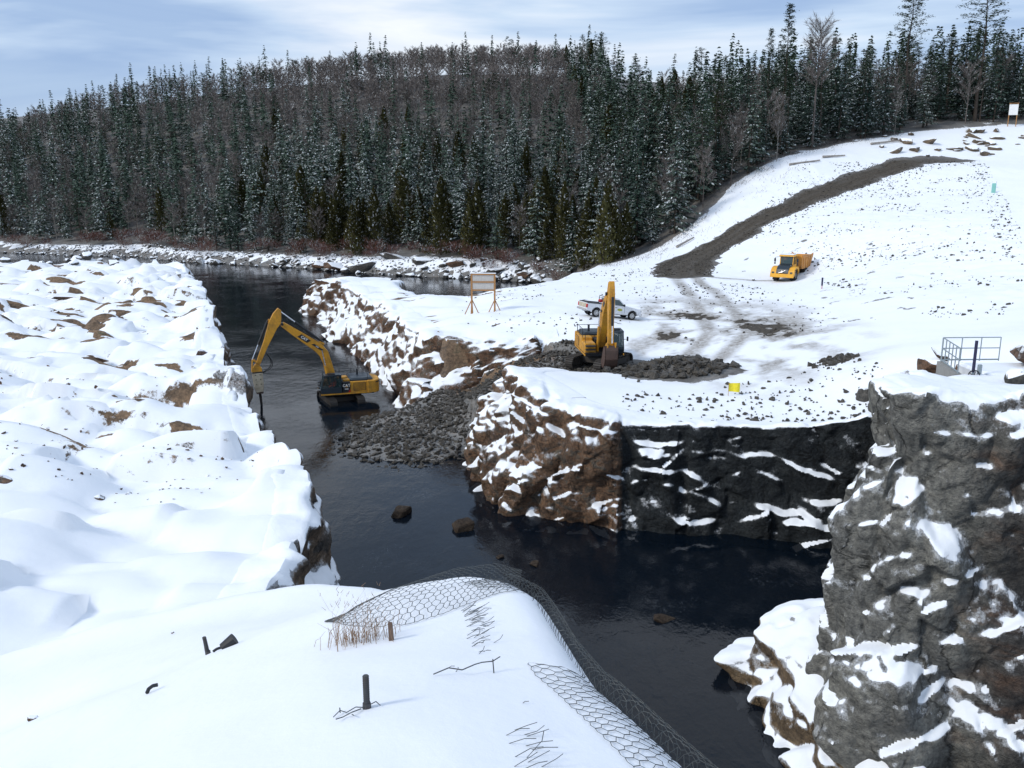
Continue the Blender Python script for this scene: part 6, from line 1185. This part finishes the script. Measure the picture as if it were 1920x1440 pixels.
def timber_sign():
    x, y = -3.0, 92.0; t = thing('timber_sign', 'tall timber frame sign with pale panels on the plateau edge', 'sign', (x, y, gz(x, y)), -.06)
    for sx in (-1.2, 1.2):
        MB().box(sx-.09, sx+.09, -.07, .07, -.3, 4.15).build('post', M_WOOD, t)
        for dx in (-.75, .75): MB().cyl((sx+dx, .1, -.15), (sx, .1, 1.45), .05, n=4).build('brace', M_WOOD, t)
        MB().cyl((sx, -1.0, -.15), (sx, 0, 1.5), .05, n=4).build('brace', M_WOOD, t); MB().cyl((sx, 1.0, -.15), (sx, 0, 1.5), .05, n=4).build('brace', M_WOOD, t)
    for z in (2.35, 3.2, 4.0): MB().box(-1.11, 1.11, -.12, -.04, z, z+.14).build('rail', M_WOOD, t)
    for z0, z1 in ((2.50, 3.19), (3.35, 3.99)): MB().box(-1.10, 1.10, -.035, .0, z0, z1).build('panel', M_PANEL, t)
    MB().box(-1.35, 1.35, -.12, .10, 4.15, 4.22, .03).build('snow_cap', M_SNOW, t)
timber_sign()
def hill_sign():
    x, y = 117.5, 216.5; t = thing('notice_board', 'small white notice board on two posts at the hilltop forest edge', 'sign', (x, y, gz(x, y)), -.3)
    for sx in (-.85, .85): MB().box(sx-.08, sx+.08, -.07, .07, -.3, 5.2).build('post', M_WOOD, t)
    MB().box(-.95, .95, -.1, -.04, 2.6, 5.0).build('board', M_TEXT, t); MB().box(-1.0, 1.0, -.12, .12, 5.2, 5.3).build('top_rail', M_WOOD, t)
hill_sign()
x, y = 33.9, 96.8; t = thing('marker_post', 'short dark blue marker post with a pale foot right of the dump truck', 'post', (x, y, gz(x, y))); MB().cyl((0, 0, -.2), (0, 0, .38), .075, n=10).build('foot', M_PINK, t); MB().cyl((0, 0, .38), (0, 0, 1.25), .10, n=10).build('shaft', M_BLUE, t)
x, y = 14.5, 56.3; t = thing('marker_flag', 'yellow flag on a short stake in the snow above the dark cliff', 'flag', (x, y, gz(x, y))); MB().cyl((-.36, 0, -.2), (-.36, 0, .85), .015, n=6).build('stake', M_WOOD, t)
fl = MB(); nx = 8
for i in range(nx):
    a, b = i/nx, (i+1)/nx; fa, fb = .05*math.sin(a*6), .05*math.sin(b*6); fl.add([(-.35+a*.72, fa, .28-.04*a), (-.35+b*.72, fb, .28-.04*b), (-.35+b*.72, fb, .82+.05*b), (-.35+a*.72, fa, .82+.05*a)], [(0, 1, 2, 3)])
o = fl.build('cloth', M_FLAG, t); o.modifiers.new('thick', 'SOLIDIFY').thickness = .006
x, y = 80.5, 151.5; t = thing('survey_marker', 'pale teal marker standing on the crest of the embankment', 'marker', (x, y, gz(x, y)), -.4); MB().box(-.32, .32, -.10, .10, -.1, 1.55, .06).build('panel', M_TEAL, t); MB().cyl((0, .14, -.3), (0, .14, 1.3), .05, n=6).build('stake', M_WOOD, t)
x, y = 32.0, 117.2; boulder(R_BOU[2], x, y, gz(x, y)+.1, .7, (.2, .1, 1), 'small pale rock on the snow left of the dump truck')

def gate():
    cx, cy, cz = 23.0, 44.4, 10.3; t = thing('concrete_gate_platform', 'concrete gate platform on top of the right rock wall', 'platform', (cx, cy, cz))
    MB().box(-.1, 8, -.35, .0, -1.6, .12).build('front_wall', M_CONC, t); MB().add([(-.45, -.3, -1.6), (-.1, -.3, -1.6), (.55, 3.0, -1.6), (.2, 3.0, -1.6), (-.45, -.3, .22), (-.1, -.3, .22), (.55, 3.0, .22), (.2, 3.0, .22)], [(0, 3, 2, 1), (4, 5, 6, 7), (0, 1, 5, 4), (1, 2, 6, 5), (2, 3, 7, 6), (3, 0, 4, 7)]).build('side_wall', M_CONC, t)
    MB().box(-.05, 8, 0, 3.4, -1.4, -.55).build('deck', M_CONC, t); MB().box(1.3, 8, .25, 2.9, -.55, .18, .15).build('snow_cap', M_SNOW, t); MB().box(1.2, 8, -.36, .01, .12, .22, .04).build('snow_cap', M_SNOW, t)
    r = thing('guard_railing', 'galvanised guard railing around the concrete gate platform', 'railing', (cx, cy, cz))
    def run(a, b, n, h=1.3):
        a = Vector(a); b = Vector(b)
        for i in range(n+1): p = a.lerp(b, i/n); MB().cyl(p, p+Vector((0, 0, h)), .032, n=6).build('post', M_GALV, r)
        for z in (h, h*.55): MB().cyl(a+Vector((0, 0, z)), b+Vector((0, 0, z)), .03, n=6).build('rail', M_GALV, r)
        MB().cyl(a+Vector((0, 0, .08)), b+Vector((0, 0, .08)), .04, n=4).build('toe_rail', M_GALV, r)
    run((-.25, -.2, .22), (.38, 2.9, .22), 5); run((.38, 2.95, .22), (3.6, 3.1, .22), 3)
    run((.3, -.5, -.9), (1.6, -.5, -.9), 2, .6)
    v = thing('valve_stand', 'dark valve stem with a black handwheel at the gate', 'valve', (cx+.35, cy-.55, cz)); MB().cyl((0, 0, .35), (.08, .15, 1.95), .075, n=10).build('stem', M_BLUE, v)
    MB().cyl((0, 0, -1.2), (0, 0, .35), .06, n=8).build('stand', M_GALV, v)
    wh = MB(); R = .29; pts = [(R*math.cos(2*math.pi*k/20), -.1, .18+R*math.sin(2*math.pi*k/20)) for k in range(21)]; wh.tube(pts, .03, 6)
    for k in range(5): a = 2*math.pi*k/5; wh.cyl((0, -.1, .18), (R*math.cos(a), -.1, .18+R*math.sin(a)), .02, n=5)
    wh.cyl((0, .02, .18), (0, -.14, .18), .07, n=10); wh.build('handwheel', M_BLK, v)
    MB().box(.22, .42, -.05, .08, .25, .75, .02).build('control_box', M_GALV, v)
gate()
# logs at the forest edge
for k, (x, y, l, a, lab) in enumerate([(60.5, 188.5, 7.5, .35, 'pale fallen trunk at the forest edge above the road bend'), (68, 193, 5, .15, 'short pale log right of the long fallen trunk'), (84, 205, 9, .32, 'snowy log along the forest edge near the hilltop'), (31, 160, 5, .75, 'grey fallen log beside the lower haul road'), (-75, 227.5, 6, .1, 'pale driftwood log on the far shore gravel'), (7, 181, 6, -.4, 'leaning grey log among the shore rocks below the cedars')]):
    z0, z1 = gz(x-l/2*math.cos(a), y-l/2*math.sin(a)), gz(x+l/2*math.cos(a), y+l/2*math.sin(a)); mb = MB(); mb.cyl((-l/2*math.cos(a), -l/2*math.sin(a), z0+.3), (l/2*math.cos(a), l/2*math.sin(a), z1+.3), .24, .13, 8)
    mb.cyl((0, 0, (z0+z1)/2+.35), (.3, -.3, (z0+z1)/2+.9), .05, .02, 5); o = mb.build('fallen_log', M_BIRCH); o.location = (x, y, 0); tag(o, lab, 'log')
# leafless bushes on the far shore
def bushes():
    r = random.Random(3); M_RED_T = foliage('red_twigs', (0.09, 0.045, 0.038), (0.17, 0.09, 0.075)); ms = []
    for k in range(3): a, B = birch_q(800+k, 2.6, 1.3, n=420, cl=.8, wid=.02); me = quads_mesh('shrub', *a, sag=0); me.materials.append(M_RED_T); ms.append(me)
    for k in range(60):
        x = -150+165*r.random(); y = np.interp(x, EDGE_X, EDGE_Y)-r.random()*5-.5; o = bpy.data.objects.new('shrub', ms[k % 3]); COL.objects.link(o); o.location = (x, y, gz(x, y)-.3); s = .7+.7*r.random(); o.scale = (s*1.3, s*1.3, s); o.rotation_euler = (0, 0, r.random()*6); tag(o, 'reddish leafless shrub between forest and far shore', 'shrub', 'leafless shrubs along the far shore')
bushes()

# ================================================================== foreground
def hex_net(S, La, Lb, p, rad, mb, r, skip=0.0, jit=.0):
    """hexagonal wire netting on the surface S(u, v); p is the cell pitch in metres"""
    na = int(La/(p*.5)); nb = int(Lb/(p*.86)); pt = {}
    def P(i, j):
        k = (i, j)
        if k not in pt:
            up = (i+j) % 2; a = i*p*.5; b = j*p*.86+(p*.17 if up else -p*.17); a += r.gauss(0, jit); b += r.gauss(0, jit); pt[k] = Vector(S(min(1, max(0, a/La)), min(1, max(0, b/Lb))))
        return pt[k]
    for j in range(nb+1):
        for i in range(na+1):
            if i < na and r.random() > skip: mb.cyl(P(i, j), P(i+1, j), rad, n=4, caps=False)
            if (i+j) % 2 and j < nb and r.random() > skip: mb.cyl(P(i, j), P(i, j+1), rad*1.45, n=4, caps=False)
def poly_at(pts, u):
    pts = np.array(pts, float); s = np.concatenate([[0], np.cumsum(np.linalg.norm(np.diff(pts, axis=0), axis=1))]); t = u*s[-1]; return np.array([np.interp(t, s, pts[:, k]) for k in range(pts.shape[1])])
def netting():
    r = random.Random(2); t = thing('wire_netting', 'hexagonal rockfall netting draped over the brink of the foreground snow ledge', 'netting', (0, 7, 16.4))
    I = Matrix.Translation((0, -7, -16.4))
    lo = [(-1.66, 7.18), (-1.4, 6.85), (-1.14, 6.62), (-.87, 6.57), (-.6, 6.75), (-.37, 7.0), (-.12, 7.25), (.06, 7.35)]; up = [(-1.66, 7.22, 16.07), (-1.4, 7.5, 16.20), (-1.1, 7.7, 16.28), (-.56, 7.92, 16.385), (-.15, 7.98, 16.42), (.1, 7.8, 16.42)]
    def SA(u, v):
        a = poly_at(lo, u); b = poly_at(up, u); za = fgz(a[0], a[1])+.012; p = np.array([a[0], a[1], za])*(1-v)+b*v; bl = .11*math.sin(v*math.pi)*math.sin(min(1, u*1.2)*math.pi*.9); p[2] = max(p[2]+bl, fgz(p[0], p[1])+.008) if v < .75 else p[2]+bl; return tuple(p)
    mb = MB(I); hex_net(SA, 2.15, .95, .074, .0022, mb, r, .02, .006); mb.build('netting_sheet', M_WIRE, t)
    ed = [(-.1, 7.99), (.2, 7.42), (.34, 6.6), (.55, 5.5), (.92, 4.65), (1.33, 3.75), (1.75, 3.0)]
    prof_w = [-.42, -.3, -.16, -.06, .04, .09, .125, .145, .15, .14]; prof_z = [0, 0, 0, .0, .025, .015, -.04, -.13, -.28, -.5]
    def SB(u, v):
        e = poly_at(ed, u); e2 = poly_at(ed, min(1, u+.02)); e1 = poly_at(ed, max(0, u-.02)); d = e2-e1; d /= np.linalg.norm(d); n = np.array([-d[1], d[0]])   # outward
        if n[0] < 0: n = -n
        w = np.interp(v*9, range(10), prof_w); zz = np.interp(v*9, range(10), prof_z); x, y = e+n*w
        if w < -.02:
            off = np.interp(y, [3, 5.55, 5.9, 7.0, 7.5], [.012, .012, -.06, -.06, .012]); return (x, y, fgz(x, y)+off)
        z0 = fgz(*(e-n*.12)); return (x, y, z0+zz+.05*math.sin(u*23+v*4)*max(0, w)*2)
    mb = MB(I); hex_net(SB, 5.6, 1.15, .085, .0021, mb, r, .02, .006); mb.build('netting_sheet', M_WIRE, t)
    # broken strands that stick out of the snow
    mb = MB(I)
    for (x, y, n, l) in [(-.40, 6.85, 9, .12), (-.36, 6.65, 9, .12), (-.31, 6.45, 8, .11), (-.28, 6.25, 6, .10), (-.24, 6.05, 5, .09), (-.22, 5.85, 3, .06), (-.42, 5.35, 2, .05), (.02, 4.95, 1, .05), (-.01, 4.45, 4, .12), (.05, 4.25, 5, .14), (.08, 4.08, 4, .12)]:
        for k in range(n):
            a = r.gauss(-.2, .5); p = Vector((x+r.gauss(0, .05), y+r.gauss(0, .05), 0)); p.z = fgz(p.x, p.y)-.01; q = p+Vector((l*math.cos(a)*.8, l*math.sin(a)*.5+.02, l*r.uniform(.15, .55))); m = q+Vector((l*.5*math.cos(a+.8), l*.3*math.sin(a+.8), l*r.uniform(-.15, .3))); mb.tube([p, q, m], .0023, 4)
    pth = [(-.52, 5.28), (-.42, 5.31), (-.33, 5.30), (-.25, 5.37), (-.2, 5.36), (-.13, 5.42), (-.08, 5.41)]; mb.tube([Vector((a, b, fgz(a, b)+.012+.03*math.sin(i*1.3)**2+.012*i)) for i, (a, b) in enumerate(pth)], .004, 5); a, b = pth[5]; mb.tube([Vector((a, b, fgz(a, b)+.09)), Vector((a+.01, b-.05, fgz(a, b)-.01))], .004, 4)
    o = mb.build('loose_strands', M_WIRE, t); o['kind'] = 'stuff'
netting()
def rebar(x, y, h, lean, label, rad=.0165, twigs=True):
    z = fgz(x, y); t = thing('rebar_dowel', label, 'rebar', (x, y, z)); mb = MB(); top = Vector((lean, 0, h)); mb.cyl((0, 0, -.15), top, rad, n=12); mb.build('bar', M_REBAR, t); rb = MB(); k = int(h/.014)
    for i in range(k): p = top*((i+.5)/k); rb.cyl(p-Vector((0, 0, .003)), p+Vector((0, 0, .003)), rad*1.2, n=12)
    rb.build('ribs', M_REBAR, t); nu = MB(); nu.cyl((0, 0, -.02), (0, 0, .035), rad*1.7, rad*1.5, 8); nu.build('nut', M_REBAR, t)
    if twigs:
        w = MB(); zz = lambda a, b: fgz(x+a, y+b)-z
        for pth in ([(0, -.02), (-.06, -.03), (-.11, -.06), (-.15, -.05), (-.18, -.1)], [(-.03, -.03), (-.07, -.1), (-.12, -.12), (-.15, -.17)], [(-.07, -.1), (-.05, -.15)], [(.0, 0), (.05, .03), (.08, .0)], [(-.15, -.05), (-.16, -.01)]): w.tube([Vector((a, b, zz(a, b)+.012+.015*(i % 2))) for i, (a, b) in enumerate(pth)], .0035, 4)
        w.build('tie_wire', M_WIRE, t)
rebar(-.865, 4.72, .215, .0, 'thick ribbed rebar dowel standing upright in the foreground snow')
rebar(-3.1, 8.2, .19, -.028, 'smaller grey rebar dowel leaning left on the snow slope', .017, False)
x, y = -.93, 6.25; t = thing('wooden_stake', 'short weathered wooden stake beside the dry grass', 'stake', (x, y, fgz(x, y))); MB().prism([(-.02, -.1), (.02, -.1), (.006, .145), (-.026, .15)], -.014, .014).build('stake', painted('weathered_wood', (0.16, 0.11, 0.085), .85, .5, (.1, .08, .07), 9, spec=.1), t)
x, y = -2.72, 7.72; z = fgz(x, y); t = thing('pipe_scrap', 'black scrap of bent pipe half sunk in the snow beside the smaller rebar', 'scrap', (x, y, z)); MB().cyl((-.05, -.02, .0), (.06, .02, .075), .045, .06, 12).build('collar', M_BLK, t); MB().tube([(-.05, -.02, .01), (-.1, -.04, .0), (-.13, -.05, -.02)], .013, 6).build('tail', M_BLK, t)
x, y = -3.05, 6.75; t = thing('hose_scrap', 'short black scrap of curved hose on the foreground snow', 'scrap', (x, y, fgz(x, y))); MB().tube([(-.05, 0, -.01), (-.03, 0, .03), (0, .01, .05), (.04, .02, .055)], .016, 8).build('hose', M_BLK, t)
for k, (x, y, s, lab) in enumerate([(-5.4, 8.9, .14, 'brown pointed stone on the snow slope at the lower left'), (-3.95, 5.9, .05, 'tiny dark stone in the snow at the bottom left'), (-4.7, 11.2, .06, 'small brown stone below the snow ridge on the left')]): boulder(R_BRN[k], x, y, fgz(x, y)+.02, s, (.2, .3, .5*k), lab, name='stone')
def grass():
    r = random.Random(8); t = thing('dry_grass_tuft', 'tuft of dry reddish brown grass beside the netting', 'grass tuft', (-1.2, 6.35, fgz(-1.2, 6.35))); mb = MB(); z0 = fgz(-1.2, 6.35)
    for k in range(150):
        x = r.gauss(0, .13); y = r.gauss(0, .08); z = fgz(x-1.2, y+6.35)-z0-.01; h = r.uniform(.06, .26) if k > 25 else r.uniform(.3, .5); a = r.gauss(0, 1); l = r.gauss(0, .3); p = Vector((x, y, z)); c = Vector((math.cos(a)*l*h, math.sin(a)*l*h*.6, h)); q = p+c*.55+Vector((0, 0, .02)); e = p+c+Vector((math.cos(a)*h*.25, 0, -.05*h)); rad = .0022 if k > 25 else .0011
        mb.cyl(p, q, rad, rad*.8, 3, caps=False); mb.cyl(q, e, rad*.8, rad*.3, 3, caps=False)
    o = mb.build('blades', M_STRAW, t); o['kind'] = 'stuff'
    se = MB()
    for k in range(45):
        x = r.gauss(-.03, .16); y = r.gauss(0, .08); h = r.uniform(.22, .45); se.cyl((x, y, h), (x+r.gauss(0, .02), y, h+.03), .0022, .001, 3)
    o = se.build('seed_heads', M_STRAW, t); o['kind'] = 'stuff'
grass()
